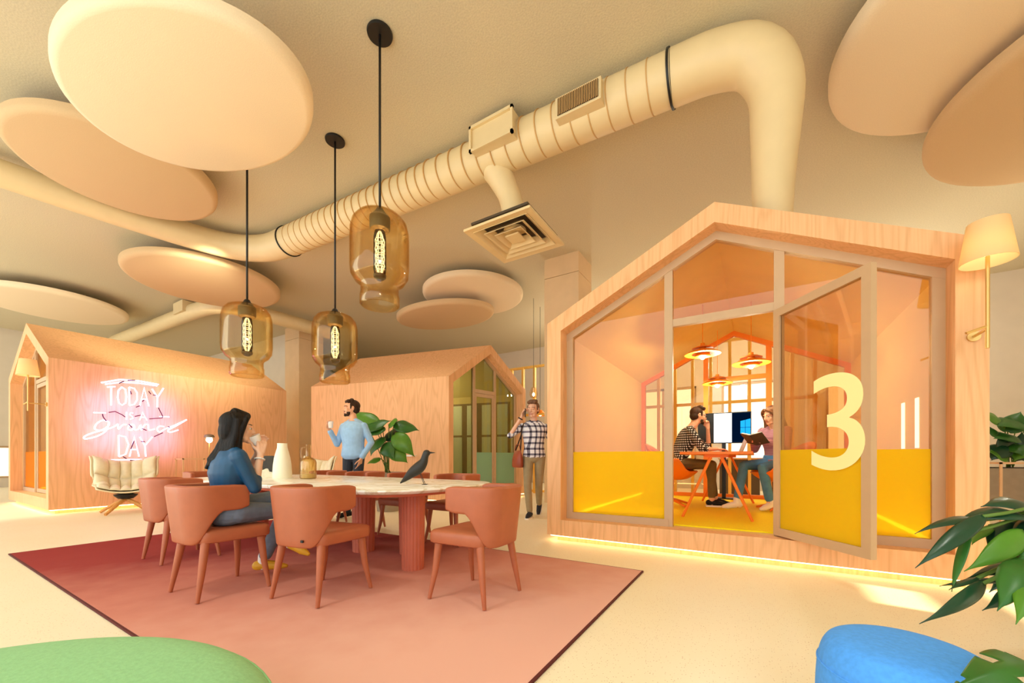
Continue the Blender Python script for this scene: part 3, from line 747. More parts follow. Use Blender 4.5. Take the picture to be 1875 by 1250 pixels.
# ================================================================ DINING CHAIRS
def chair(loc, rz, label):
    t = thing('dining_chair', label, 'chair', loc, rz, 'salmon chairs around the meeting table')
    # seat cushion
    pl = rounded([(-.215, -.20), (.215, -.20), (.238, .235), (-.238, .235)], .06, 6)
    MB().rings([[(a*k, b*k, z) for a, b in pl] for k, z in ((.93, .388), (.985, .396), (1, .412), (1, .445), (.985, .464), (.93, .475), (.6, .481), (.05, .483))]).build('seat', M['salmon'], t, smooth='auto')
    # wrap-around back with wings
    pts = []; hw, yb, rr, yf = .196, -.235, .11, .085
    for i in range(8): pts.append((hw+.012, yf-(yf-(yb+rr))*i/8))
    for i in range(9):
        a = PI/2*i/8; pts.append((hw-rr+rr*math.cos(a)+.012*(1-i/8), yb+rr-rr*math.sin(a)))
    for i in range(1, 6): pts.append(((hw-rr)*(1-i/6), yb))
    pts.append((0, yb)); pts += [(-x, y) for x, y in reversed(pts[:-1])]
    L = [0]
    for p, q in zip(pts, pts[1:]): L.append(L[-1]+math.hypot(q[0]-p[0], q[1]-p[1]))
    tot = L[-1]; nz = 8; vs, fs = [], []
    for i, (x, y) in enumerate(pts):
        d = min(L[i], tot-L[i])         # distance from the wing tip
        k = max(0, min(1, (d-.15)/.17)); k = k*k*(3-2*k)
        zb = .60-.215*k+.02*(1-min(1, d/.06))
        zt = .775-.014*(1-min(1, d/.08))**2
        for j in range(nz+1):
            q = j/nz; z = zb+(zt-zb)*q
            lean = -.035*(z-.45)/.33 if y < -.1 else -.035*(z-.45)/.33*max(0, (-.1-y+.2)/.2)*.5
            sh = 1-.06*(1-min(1, (z-.37)/.3))
            vs.append((x*sh, y+lean, z))
    for i in range(len(pts)-1):
        for j in range(nz):
            a = i*(nz+1)+j; fs.append((a, a+1, a+nz+2, a+nz+1))
    MB().add(vs, fs).build('backrest', M['salmon'], t, smooth=True, solid=.05, bevel=.014, segs=3)
    for sx in (-1, 1):
        for y0, y1 in ((-.165, -.225), (.18, .21)):
            MB().tube([(sx*.178, y0, .40), (sx*.198, (y0+y1)/2, .2), (sx*(.215 if y0 < 0 else .24), y1, .0178)], [.027, .021, .0125], 14).build('leg', M['salmon'], t, smooth='auto')
    return t
ch = chair((-2.595, 1.69, 0), math.radians(8), 'salmon dining chair with a small black tag, back to the viewer, nearest the table middle')
MB().box(.11, .13, -.264, -.256, .425, .44).build('brand_tag', M['black'], ch, label='tiny black tag on the back')
src = None
for (x, y, rz, lab) in (
    (-3.30, 1.36, 0, 'salmon dining chair pulled out, with the woman in teal sitting on it'),
    (-4.67, 1.60, 0, 'empty salmon dining chair behind the seated woman, nearest the cream lounge chair'),
    (-1.66, 2.23, PI/2, 'salmon dining chair at the right-hand end of the table, turned sideways'),
    (-2.92, 3.50, PI, 'salmon dining chair tucked in on the far side, rightmost beyond the bird'),
    (-3.72, 3.52, PI, 'salmon dining chair tucked in on the far side, second from the bird end'),
    (-4.55, 3.52, PI, 'salmon dining chair tucked in on the far side, in front of the standing man'),
    (-5.35, 3.50, PI, 'salmon dining chair tucked in on the far side, behind the glass bottle'),
    (-6.30, 2.45, -PI/2, 'salmon dining chair at the far left end of the table, mostly hidden by the woman')):
    if src is None: src = chair((x, y, 0), rz, lab)
    else: dup(src, (x, y, 0), rz, lab)

# ================================================================ THINGS ON THE TABLE
t = thing('carafe', 'ivory ceramic carafe with a narrow neck on the marble table', 'carafe', (-4.78, 2.60, TZ))
MB().lathe([(.02, 0), (.098, .0), (.103, .01), (.102, .06), (.096, .16), (.085, .24), (.068, .31), (.055, .355), (.052, .40), (.054, .412), (.046, .412), (.044, .36), (.02, .355)], n=40).build('body', M['ivory'], t, smooth='auto')
t = thing('stone_vase', 'square vase, charcoal above and rough white stone below, beside the carafe', 'vase', (-5.10, 2.60, TZ), math.radians(31))
def blockpart(name, top, m, z0f, z1f):
    nx, ny = 14, 6; vs, fs = [], []
    hx, hy = .125, .055
    per = [(-hx+2*hx*i/nx, -hy) for i in range(nx)]+[(hx, -hy+2*hy*i/ny) for i in range(ny)]+[(hx-2*hx*i/nx, hy) for i in range(nx)]+[(-hx, hy-2*hy*i/ny) for i in range(ny)]
    MB().rings([[(x, y, z0f(x, y)) for x, y in per], [(x, y, z1f(x, y)) for x, y in per]]).build(name, m, t, smooth='auto')
edge = lambda x, y: .105-.35*max(0, x-.02)*1.6+.012*math.sin(x*70)+.008*math.sin(x*150+y*60)
blockpart('base', 0, M['stone'], lambda x, y: 0, edge)
blockpart('upper', 0, M['charcoal'], lambda x, y: edge(x, y)+.001, lambda x, y: .265)
t = thing('glass_bottle', 'amber-tinted glass bottle with a looped handle on the table', 'bottle', (-4.42, 2.70, TZ))
MB().lathe([(.02, .004), (.08, .002), (.086, .012), (.086, .19), (.078, .215), (.05, .235), (.028, .245), (.026, .27), (.024, .385), (.028, .39), (.024, .392)], n=36, close=False).build('body', M['clear'], t, smooth=True, solid=.004)
MB().tube(spline([(-.024, -.018, .355), (-.05, -.036, .36), (-.066, -.047, .33), (-.066, -.047, .27), (-.055, -.04, .228)], 5), .008, 10).build('handle', M['clear'], t, smooth=True, label='glass loop handle')
MB().lathe([(.02, .006), (.078, .006), (.080, .02), (.080, .055), (.02, .056)], n=36).build('base', M['ivory'], t, smooth='auto', label='pale base')
# bird
t = thing('bird_figure', 'dark wooden bird figure with thin wire legs on the marble table', 'figurine', (-2.60, 2.60, TZ), math.radians(31.5))
spine = spline([(-.145, 0, .012), (-.10, 0, .05), (-.04, 0, .105), (.02, 0, .15), (.062, 0, .20), (.078, 0, .25), (.09, 0, .285)], 4)
R = [.006, .009, .013, .018, .023, .028, .034, .039, .044, .048, .051, .053, .053, .052, .049, .045, .041, .037, .034, .032, .031, .030, .030, .027, .018]
R = [R[min(len(R)-1, int(i*len(R)/len(spine)))] for i in range(len(spine))]
MB().tube(spine, R, 18).ell((.092, 0, .283), (.034, .030, .030)).build('body', M['black2'], t, smooth=True, remesh=.005, relax=3)
MB().tube([(.118, 0, .287), (.17, 0, .286)], [.010, .0015], 10).build('beak', M['black2'], t, smooth='auto')
for s in (-1, 1):
    MB().tube([(.03, s*.018, .12), (.052, s*.02, .06), (.075, s*.022, .003)], .0025, 8).tube([(.052, s*.02, .003), (.10, s*.026, .003)], .0022, 6).build('leg', M['black'], t, label='thin wire leg')

# ================================================================ OTTOMANS
def ottoman(name, loc, r, h, m, m2, label):
    t = thing(name, label, 'ottoman', loc)
    pr = [(.03, .0), (r*.90, 0), (r*.96, .02), (r, h*.35), (r*.995, h*.6), (r*.965, h*.78), (r*.90, h*.9), (r*.78, h*.965), (r*.5, h*.995), (.02, h)]
    k = []
    P = spline([(a, 0, b) for a, b in pr[1:]], 4)
    MB().lathe([(.03, 0)]+[(p.x, p.z) for p in P], n=96).build('cushion', m, t, smooth='auto')
    MB().tube([(r*.972*math.cos(2*PI*j/72), r*.972*math.sin(2*PI*j/72), h*.76) for j in range(73)], .004, 6).build('piping', m, t, smooth=True)
    return t
ottoman('ottoman', (-1.52, -.16, 0), .88, .345, M['green_felt'], None, 'large round pale green felt ottoman cropped at the bottom left')
p = at(1655, 1200, 1.21); ottoman('ottoman', (p.x, p.y, 0), .215, .40, M['blue_felt'], None, 'small round bright blue felt ottoman at the bottom right')

# ================================================================ LOUNGE CHAIRS
def lounge(loc, rz, label):
    t = thing('lounge_chair', label, 'armchair', loc, rz, 'cream quilted lounge chairs by the cabins')
    # quilted shell: 5 columns of padded cells, seat row + two back rows (chair faces -y)
    def surf(u, v):
        # u -1..1 across, v 0 (seat front) .. 1 (back top)
        if v < .42:
            q = v/.42; y = -.30+.50*q; z = .40-.055*q+.05*(1-q)**3*0
        else:
            q = (v-.42)/.58; y = .20+.10*q+.05*q*q; z = .345+.55*q
        w = .33+.06*math.sin(PI*min(1, v*1.1))+(.09*max(0, v-.55)/.45)
        lift = (.20*u*u*(1-abs(v-.40)*.9) if v < .75 else .13*u*u)
        fwd = -.20*u*u*max(0, min(1, (v-.3)/.3))
        return V((u*w, y+fwd, z+lift*(.5 if v < .1 else .8)))
    def normal(u, v):
        e = .01; a = surf(u+e, v)-surf(u-e, v); b = surf(u, min(1, v+e))-surf(u, max(0, v-e)); return a.cross(b).normalized()
    NU, NV = 60, 42; vs = []; fs = []
    for i in range(NU+1):
        for j in range(NV+1):
            u = -1+2*i/NU; v = j/NV
            cu_ = abs(math.sin(PI*(u+1)/2*5)); cv = abs(math.sin(PI*v*3))
            puff = .085*(cu_**.5)*(cv**.5)
            vs.append(tuple(surf(u, v)+normal(u, v)*(puff+.012)))
    for i in range(NU):
        for j in range(NV):
            a = i*(NV+1)+j; fs.append((a, a+1, a+NV+2, a+NV+1))
    mb = MB(); mb.add(vs, fs); mb.build('quilted_cushion', M['cream'], t, smooth=True, solid=.02)
    vs = [tuple(surf(-1.02+2.04*i/24, j/20)-normal(-1.0+2.0*i/24, j/20)*.025) for i in range(25) for j in range(21)]
    fs = [(i*21+j, i*21+j+1, (i+1)*21+j+1, (i+1)*21+j) for i in range(24) for j in range(20)]
    MB().add(vs, fs).build('shell', mat('cream shell', '#f0e0b8', .5) if 'cs' not in M else M['cs'], t, smooth=True, solid=.022)
    MB().lathe([(.03, .245), (.10, .25), (.15, .30), (.16, .325), (.03, .33)], n=28).build('swivel', M['black'], t, smooth='auto', label='black swivel plate')
    for k in range(4):
        a = PI/4+k*PI/2+.12
        MB().tube([(.02*math.cos(a), .02*math.sin(a), .235), (.16*math.cos(a), .16*math.sin(a), .17), (.40*math.cos(a), .40*math.sin(a), .018)], [.03, .03, .022], 10).build('leg', M['oak'], t, smooth='auto', label='pale wooden leg')
    return t
M['cs'] = mat('cream shell', '#f0e0b8', .5)
lc = lounge((-9.42, 2.42, 0), math.radians(76), 'cream quilted lounge chair under the neon sign')
dup(lc, (-7.55, 4.72, 0), math.radians(10), 'cream quilted lounge chair beside the standing man, behind the glass bottle')
dup(lc, (-8.75, 4.15, 0), math.radians(85), 'cream quilted lounge chair half hidden behind the seated woman and the stone vase')
# wire side table and globe lamp near the sign wall
def wire_table(loc, w, d, h, label, top=True, rz=0):
    t = thing('side_table', label, 'table', loc, rz, 'thin wire-framed side tables')
    r = .011
    for sx in (-1, 1):
        for sy in (-1, 1): MB().box(sx*w/2-r, sx*w/2+r, sy*d/2-r, sy*d/2+r, 0, h).build('leg', M['brass_l'], t)
    mb = MB()
    for s in (-1, 1):
        mb.box(-w/2-r, w/2+r, s*d/2-r, s*d/2+r, h-2*r, h); mb.box(s*w/2-r, s*w/2+r, -d/2, d/2, h-2*r, h)
    mb.build('top_frame', M['brass_l'], t)
    if top: MB().box(-w/2, w/2, -d/2, d/2, .30, .315).build('shelf', M['brass_l'], t)
    return t
M['brass_l'] = mat('sand metal', '#e2b684', .5, .1)
wire_table((-9.62, 3.42, 0), .34, .34, .95, 'thin tall wire-framed side table by the neon sign wall')
t = thing('globe_lamp', 'slim floor lamp with a small glowing globe beside the wire side table', 'lamp', (-9.55, 3.72, 0))
MB().lathe([(.02, 0), (.12, 0), (.12, .012), (.02, .018)], n=24).build('base', M['brass'], t, smooth='auto')
MB().cyl((0, 0, .01), (0, 0, 1.27), .009, n=10).build('stem', M['brass'], t, smooth=True)
MB().ell((0, 0, 1.33), (.055, .055, .06)).build('bulb', M['lampglow'], t, smooth=True)
MB().lathe([(.045, 1.37), (.085, 1.375), (.09, 1.40), (.075, 1.43), (.02, 1.45)], n=24).build('lamp_shade', mat('smoky dome', '#8a7a66', .3, .3), t, smooth='auto')

# ================================================================ INSIDE THE NUMBERED CABIN
ZF = PF+.015
t = thing('cabin_table', 'orange table on A-frame legs inside the numbered cabin', 'table', (-.39, 6.1, ZF))
MB().box(-.36, .36, -1.2, 1.2, .735, .765).build('tabletop', M['orange_pl'], t, bevel=.004)
for y in (-1.02, 1.2-.18):
    for s in (-1, 1): MB().cyl((s*.04, y, .74), (s*.355, y, .0), .017, .015, 12).build('leg', M['orange_pl'], t, smooth='auto')
    MB().box(-.12, .12, y-.02, y+.02, .70, .735).build('cross_bracket', M['orange_pl'], t)
def shell_chair(loc, rz, label):
    t = thing('shell_chair', label, 'chair', loc, rz, 'orange swivel shell chairs in the numbered cabin')
    # tub: high back (-y), lower arms, open front; wall flares outward
    vs = []; fs = []; n, m_ = 40, 8
    for j in range(m_+1):
        q = j/m_
        for i in range(n):
            a = 2*PI*i/n; c = math.cos(a)          # c = 1 at the back
            h = .61+.20*max(0, c)**1.5 if c > -.45 else .61-.16*min(1, (-.45-c)/.3)
            r = .15+.165*q**.7
            vs.append((math.sin(a)*r*1.12, -c*r*1.0+.01, .35+(h-.35)*q**1.15))
    for j in range(m_):
        for i in range(n):
            k = (i+1) % n; fs.append((j*n+i, j*n+k, (j+1)*n+k, (j+1)*n+i))
    fs.append(tuple(range(n-1, -1, -1)))
    MB().add(vs, fs).build('shell', M['orange_pl'], t, smooth='auto', solid=.018)
    MB().lathe([(.03, .385), (.19, .39), (.21, .41), (.20, .44), (.03, .45)], n=32, c=(0, .02, 0)).build('seat', M['orange_pl'], t, smooth='auto')
    MB().cyl((0, .02, .06), (0, .02, .345), .02, .028, 14).build('pedestal', M['orange_pl'], t, smooth='auto')
    for k in range(4):
        a = PI/4+k*PI/2
        MB().tube([(0, .02, .085), (.12*math.cos(a), .02+.12*math.sin(a), .055), (.27*math.cos(a), .02+.27*math.sin(a), .014)], [.02, .017, .012], 10).build('leg', M['orange_pl'], t, smooth='auto')
    return t
sc = shell_chair((-1.08, 6.22, ZF), -PI/2, 'orange swivel shell chair under the man in the checked shirt')
sc.scale = (1.12, 1.12, 1.12)
dup(sc, (.30, 6.42, ZF), PI*.62, 'orange swivel shell chair under the woman reading')
def cabin_lamp(loc, label):
    t = thing('pendant_lamp', label, 'lamp', loc, 0, 'orange tiered pendant lamps in the numbered cabin')
    k = (PR-PE)/(PW/2); top = roof_in(loc[0]+2.08)-loc[2]
    MB().cyl((0, 0, .11), (0, 0, top), .004, n=8).build('cord', M['orange_lamp'], t)
    MB().lathe([(.03, .0), (.225, -.012), (.228, -.004), (.15, .035), (.07, .055), (.03, .056)], n=40).build('large_shade', M['orange_lamp'], t, smooth='auto')
    MB().lathe([(.03, .075), (.13, .068), (.132, .074), (.08, .095), (.03, .10)], n=36).build('small_shade', M['orange_lamp'], t, smooth='auto')
    MB().lathe([(.02, -.02), (.05, -.018), (.055, .05), (.045, .06), (.045, .10), (.03, .105), (.028, .14), (.01, .145)], n=20).build('lamp_body', M['orange_lamp'], t, smooth='auto')
    MB().lathe([(.08, -.05), (.10, -.04), (.09, -.01), (.05, -.005)], n=28).build('lower_ring', M['orange_lamp'], t, smooth='auto')
    MB().ell((0, 0, -.045), (.032, .032, .035)).build('bulb', M['lampglow'], t, smooth=True)
    l = bpy.data.lights.new('cabin_light', 'POINT'); l.energy = 26; l.color = (1, .95, .66); l.shadow_soft_size = .03
    o = bpy.data.objects.new('cabin_light', l); COL.objects.link(o); o.location = (loc[0], loc[1], loc[2]-.11)
cabin_lamp((-.62, 5.95, 2.37), 'orange tiered pendant lamp, left and highest of the three in the cabin')
cabin_lamp((-.06, 6.18, 2.22), 'orange tiered pendant lamp on the right, against the orange door post')
cabin_lamp((-.55, 7.40, 2.20), 'orange tiered pendant lamp, lowest of the three, furthest into the cabin')
# display
t = thing('display_screen', 'flat black screen with a glowing blue window logo on a stand in the cabin', 'screen', (-.47, 7.62, ZF))
MB().box(-.40, .40, -.012, .022, .94, 1.46).build('panel', M['screen'], t, bevel=.004)
MB().box(-.15, .12, -.016, -.0125, .955, 1.445).build('white_page', M['screen_w'], t, label='white page on the screen')
MB().box(.12, .39, -.0155, -.0125, .955, 1.445).build('blue_page', M['screen_d'], t, label='dark blue page on the screen')
mb = MB()
for x0, x1, z0, z1, z2, z3 in ((.245, .312, 1.09, 1.075, 1.195, 1.195), (.318, .388, 1.073, 1.055, 1.195, 1.195), (.245, .312, 1.202, 1.202, 1.305, 1.32), (.318, .388, 1.202, 1.202, 1.322, 1.34)):
    mb.prism([(x0, z0), (x1, z1), (x1, z3), (x0, z2)], -.018, -.0158)
mb.build('window_logo', M['screen_b'], t, label='glowing blue four-pane window logo')
MB().box(-.03, .03, .024, .05, .02, 1.2).build('stand_post', M['screen'], t)
MB().box(-.22, .22, -.06, .18, 0, .02).build('stand_base', M['screen'], t, bevel=.004)
# laptop on the cabin table
t = thing('laptop', 'thin open laptop standing on the orange cabin table', 'laptop', (-.30, 6.6, ZF+.766), math.radians(-80))
MB().box(-.16, .16, -.11, .11, 0, .014).build('keyboard_base', mat('laptop metal', '#c9a27c', .4, .5), t, bevel=.003)
mb = MB(); R_ = Matrix.Rotation(math.radians(-20), 3, 'X')
mb.box(-.16, .16, -.005, .005, 0, .22, 0, lambda p: R_ @ p+V((0, .11, .016))); mb.build('lid', mat('laptop lid', '#b98a60', .4, .4), t)

# ================================================================ INSIDE THE GREEN CABIN
def P2(x, y, z): return tuple(V(xf2(V((x, y, z/1.055))))+V((-5.44, 6.37, 0)))
t = thing('cabin_table', 'white trestle table inside the green-glass cabin', 'table', P2(.75, 1.2, PF*1.055+.016), math.radians(78))
MB().box(-.5, .5, -.3, .3, .71, .74).build('tabletop', M['white'], t)
for sx in (-1, 1):
    for sy in (-1, 1): MB().cyl((sx*.32, sy*.24, .71), (sx*.47, sy*.24, 0), .018, n=10).build('leg', M['white'], t, smooth='auto')
t = thing('shell_chair', 'green shell chair at the white table in the green-glass cabin', 'chair', P2(.55, .62, PF*1.055+.016), math.radians(-10))
MB().lathe([(.03, .40), (.22, .41), (.25, .45), (.29, .60), (.28, .61), (.235, .47), (.03, .45)], n=28).build('shell', mat('green shell', '#1f8a5a', .5), t, smooth='auto')
MB().cyl((0, 0, .03), (0, 0, .40), .02, n=12).build('pedestal', M['white'], t)
MB().lathe([(.02, 0), (.2, 0), (.2, .02), (.02, .03)], n=24).build('base', M['white'], t)

# ================================================================ TIMBER SCREEN AND BACKDROP
t = thing('timber_screen', 'tall timber batten screen standing behind the numbered cabin', 'screen', (-1.5, 9.6, 0))
for i in range(22):
    x = -5.1+i*.36
    MB().box(x-.028, x+.028, -.045, .045, 0, 3.45).build('batten', M['batten'], t)
for z in (.06, 2.14, 3.45): MB().box(-5.13, 2.5, -.03, .03, z-.03, z+.03).build('rail', M['batten'], t)
M['dark_cab'] = mat('dark cabinet', '#5b4530', .6)
for i, (x, lab) in enumerate(((-.35, 'dark brown low cabinet beyond the timber screen, left one'), (.62, 'dark brown low cabinet beyond the timber screen, right one'))):
    t = thing('cabinet', lab, 'cabinet', (x, 11.2, 0), 0, 'low dark cabinets beyond the screen')
    MB().box(-.42, .42, -.22, .22, .06, .92).build('body', M['dark_cab'], t, bevel=.006)
    MB().box(-.45, .45, -.25, .25, .92, .95).build('top', M['oak'], t)
    for s in (-1, 1): MB().box(s*.21-.19, s*.21+.19, -.235, -.222, .1, .88).build('door', M['dark_cab'], t)
    MB().box(-.4, .4, -.2, .2, 0, .06).build('plinth', M['black'], t)
t = thing('pendant_lamp', 'small orange pendant lamp behind the walking man', 'lamp', tuple(at(989, 757, 11.2)))
MB().lathe([(.02, .10), (.05, .10), (.2, -.03), (.21, -.06), (.195, -.06), (.04, .07)], n=28).build('shade', M['orange_lamp'], t, smooth='auto')
MB().cyl((0, 0, .1), (0, 0, CEIL-at(989, 757, 11.2).z), .006, n=8).build('cord', M['black'], t)
MB().ell((0, 0, -.02), (.05, .05, .05)).build('bulb', M['lampglow'], t, smooth=True)
t = thing('pendant_lamp', 'small clear bulb lamp glowing above the walking man', 'lamp', tuple(at(977, 722, 10.6)))
MB().lathe([(.02, .2), (.06, .18), (.1, .08), (.11, 0), (.08, -.08), (.02, -.1)], n=24, close=False).build('glass_shade', M['pane'], t, smooth=True)
MB().ell((0, 0, 0), (.03, .03, .05)).build('bulb', M['lampglow'], t, smooth=True)
MB().cyl((0, 0, .19), (0, 0, CEIL-at(977, 722, 10.6).z), .005, n=8).build('cord', M['black'], t)
# wire and round tables on the far right by the planter
q_ = at(1872, 846, 5.0); wire_table((q_.x, q_.y, 0), .5, .4, .905, 'thin wire-framed table in front of the grey planter at the right edge', False)
t = thing('side_table', 'round white side table beside the grey planter at the right edge', 'table', (at(1838, 920, 4.7).x, at(1838, 920, 4.7).y, 0))
MB().lathe([(.02, .34), (.2, .34), (.205, .35), (.2, .365), (.02, .365)], n=36).build('tabletop', M['ivory'], t, smooth='auto')
MB().lathe([(.02, 0), (.13, 0), (.13, .015), (.025, .03), (.02, .34)], n=24).build('stem', M['ivory'], t, smooth='auto')

# ================================================================ PLANTS
def leaf(parent, p0, p1, w, nrm, mt='leaf', sag=.12, fold=.25, cuts=0, side=0, name='leaf', lab=None):
    """leaf blade from base p0 to tip p1; cuts = monstera notches per side"""
    p0, p1, nrm = V(p0), V(p1), V(nrm)
    d = p1-p0; L = d.length; d.normalize(); sd = d.cross(nrm).normalized(); nm = sd.cross(d).normalized()
    NT = 48 if cuts else 18; NS = 8 if cuts else 4; vs = []; fs = []
    for i in range(NT+1):
        q = i/NT
        prof = (math.sin(PI*min(1, (q*.96+.02))**.72))**.85*(1-q**6) if q < 1 else 0
        c = p0+d*L*q+nm*(sag*L*(4*q*(1-q))*.6-sag*L*q*q*.5)+sd*side*L*math.sin(PI*q)*.3
        for j in range(-NS, NS+1):
            s = j/NS
            ed = 1
            vs.append(tuple(c+sd*(s*w*prof*ed)+nm*(-fold*w*abs(s)**1.5*prof+.03*w*math.sin(q*14+s*3)*abs(s)) + d*(-.10*L*abs(s)*(1 if cuts else .4)*(1-q))))
    W_ = 2*NS+1
    for i in range(NT):
        q = (i+.5)/NT
        for j in range(2*NS):
            s = abs((j+.5)/NS-1)
            if cuts:
                ph = (q-.12)/.8*cuts
                if 0 < ph < cuts and s > .38 and (ph % 1) > .72-.0*s and .10 < q < .9: continue
            a = i*W_+j; fs.append((a, a+1, a+W_+1, a+W_))
    mb = MB(); mb.add(vs, fs); me = mb.mesh('leaf')
    o = mb.build(name, M[mt], parent, smooth=True, solid=.0025)
    if lab: o['label'] = lab
    return o
def stem(parent, pts, r=.007, name='stem'):
    return MB().tube(spline(pts, 5), r, 8).build(name, M['stem'], parent, smooth=True)
def potted(name, label, base, pot, leaves, soil_z, mt=None):
    """base world point; leaves: (base uv, tip uv, depth0, depth1, width, up, mat, cuts, sag)"""
    t = thing(name, label, 'plant', base)
    B = V(base); pot(t)
    for l in leaves:
        (u0, v0, d0), (u1, v1, d1), w, up, mt_, cuts, sag = l
        p0, p1 = at(u0, v0, d0)-B, at(u1, v1, d1)-B
        root = V((random.uniform(-.06, .06), random.uniform(-.06, .06), soil_z))
        mid = root.lerp(p0, .6)+V((0, 0, .12*(p0-root).length))
        stem(t, [root, mid, p0], .009 if len(leaves) < 11 else .007)
        leaf(t, p0, p1, w, up, mt_, sag, .25, cuts)
    return t
# plant behind the standing man
def pot_round(t):
    MB().lathe([(.03, 0), (.2, 0), (.24, .3), (.27, .70), (.25, .70), (.24, .66), (.03, .66)], n=36).build('pot', M['concrete'], t, smooth='auto')
    MB().lathe([(.02, .62), (.235, .665), (.02, .675)], n=24).build('soil', M['soil'], t)
D = 7.2
UPF = V((0, -.75, .65))
potted('potted_plant', 'tall leafy green plant in a grey pot behind the standing man', (-5.72, 5.02, 0), pot_round, [
    ((692, 772, D), (642, 754, D+.05), .13, UPF, 'leaf2', 0, .1), ((722, 776, D), (768, 786, D+.1), .17, UPF, 'leaf', 0, .12),
    ((668, 782, D-.1), (715, 768, D), .2, UPF, 'leaf', 0, .1), ((700, 780, D), (668, 800, D-.2), .2, UPF, 'leaf', 0, .15),
    ((722, 795, D-.1), (758, 834, D-.2), .16, UPF, 'leaf2', 0, .28), ((716, 820, D-.15), (746, 846, D-.2), .15, UPF, 'leaf2', 0, .22),
    ((700, 800, D), (676, 832, D-.2), .17, UPF, 'leaf', 0, .2), ((706, 796, D+.1), (738, 792, D), .17, UPF, 'leaf3', 0, .1),
    ((695, 838, D-.1), (672, 848, D-.2), .1, UPF, 'leaf2', 0, .1), ((704, 812, D-.1), (720, 838, D-.3), .15, UPF, 'leaf', 0, .2),
    ((690, 790, D), (655, 776, D), .13, UPF, 'leaf3', 0, .12), ((712, 776, D), (728, 768, D-.1), .13, UPF, 'leaf2', 0, .1)], .66)
# plant in the long planter at the right edge
def pot_box(t):
    MB().box(-.62, .75, -.22, .22, 0, .80).build('planter', M['concrete'], t, bevel=.008)
    MB().box(-.58, .71, -.18, .18, .801, .812).build('soil', M['soil'], t)
D = 6.1
pb = at(1850, 850, 6.3)
potted('potted_plant', 'leafy plant in a long grey planter at the right edge behind the numbered cabin', (pb.x, pb.y, 0), pot_box, [
    ((1838, 775, D), (1795, 752, D), .13, UPF, 'leaf2', 0, .1), ((1868, 770, D), (1828, 778, D-.1), .17, UPF, 'leaf', 0, .1),
    ((1862, 800, D), (1822, 800, D-.1), .14, UPF, 'leaf', 0, .12), ((1850, 830, D), (1830, 790, D), .13, UPF, 'leaf3', 0, .1),
    ((1880, 780, D), (1905, 760, D), .18, UPF, 'leaf', 0, .1), ((1845, 835, D), (1812, 826, D), .14, UPF, 'leaf2', 0, .1),
    ((1858, 812, D), (1874, 832, D-.2), .17, UPF, 'leaf', 0, .2), ((1870, 842, D), (1872, 790, D), .15, UPF, 'leaf3', 0, .1),
    ((1826, 790, D), (1800, 782, D), .14, UPF, 'leaf', 0, .1), ((1880, 810, D), (1858, 842, D-.1), .16, UPF, 'leaf2', 0, .15), ((1835, 815, D), (1816, 842, D), .15, UPF, 'leaf3', 0, .1), ((1845, 790, D), (1870, 752, D), .15, UPF, 'leaf', 0, .12)], .81)
# monstera at the bottom right
def pot_fore(t):
    MB().lathe([(.03, 0), (.17, 0), (.2, .2), (.22, .42), (.2, .42), (.19, .39), (.03, .39)], n=36).build('pot', M['concrete'], t, smooth='auto')
    MB().lathe([(.02, .37), (.188, .392), (.02, .40)], n=24).build('soil', M['soil'], t)
fb = at(2200, 1200, 1.75)
T = 1.6
U1, U2, U3 = V((-.2, -.6, .75)), V((.3, -.8, .4)), V((-.6, -.6, .3))
potted('monstera_plant', 'dark glossy monstera plant leaning in at the right, over the blue ottoman', (fb.x, fb.y, 0), pot_fore, [
    ((1800, 952, T), (1679, 968, T-.05), .024, U1, 'leaf3', 0, .14), ((1800, 945, T-.05), (1680, 1036, T-.1), .030, V((.3, -.6, .7)), 'leaf3', 0, .10),
    ((1774, 975, T-.05), (1741, 1082, T-.1), .017, U3, 'leaf', 0, .04), ((1885, 950, T), (1752, 946, T), .050, V((0, -.45, .9)), 'leaf3', 0, .24),
    ((1900, 935, T+.05), (1805, 918, T), .060, V((.1, -.5, .85)), 'leaf3', 0, .18), ((1874, 975, T-.05), (1776, 1043, T-.1), .042, U2, 'leaf2', 0, .16),
    ((1812, 962, T+.1), (1778, 994, T+.05), .03, U3, 'leaf2', 0, .1), ((1800, 1068, T-.1), (1696, 1140, T-.2), .026, V((.4, -.7, .4)), 'leaf3', 0, .14),
    ((1890, 1040, T), (1774, 1052, T-.05), .034, U1, 'leaf3', 0, .12), ((1836, 1062, T-.05), (1722, 1070, T-.1), .016, U1, 'leaf3', 0, .05),
    ((1790, 1058, T-.08), (1738, 1078, T-.12), .012, U1, 'leaf3', 0, .05),
    ((1890, 1030, T-.15), (1832, 1108, T-.25), .058, V((-.2, -.8, .5)), 'leaf', 0, .2), ((1860, 1075, T-.1), (1806, 1116, T-.15), .026, U2, 'leaf3', 0, .15),
    ((1900, 1060, T-.2), (1864, 1133, T-.3), .04, V((-.3, -.8, .3)), 'leaf2', 0, .2), ((1890, 985, T), (1836, 1045, T), .045, U2, 'leaf3', 0, .15),
    ((1850, 955, T+.05), (1806, 1000, T+.05), .04, U3, 'leaf3', 0, .15), ((1870, 985, T+.08), (1812, 1008, T+.06), .045, U3, 'leaf3', 0, .12),
    ((1925, 1000, T-.1), (1846, 1050, T-.1), .075, V((-.2, -.8, .4)), 'leaf', 3, .2), ((1930, 965, T), (1850, 985, T-.03), .06, V((-.1, -.7, .6)), 'leaf3', 0, .2),
    ((1900, 1010, T+.05), (1815, 1080, T+.02), .05, V((-.2, -.8, .4)), 'leaf3', 0, .15),
    ((1935, 1262, 1.02), (1750, 1238, .93), .075, V((-.1, -.5, .9)), 'leaf', 3, .30)], .40)
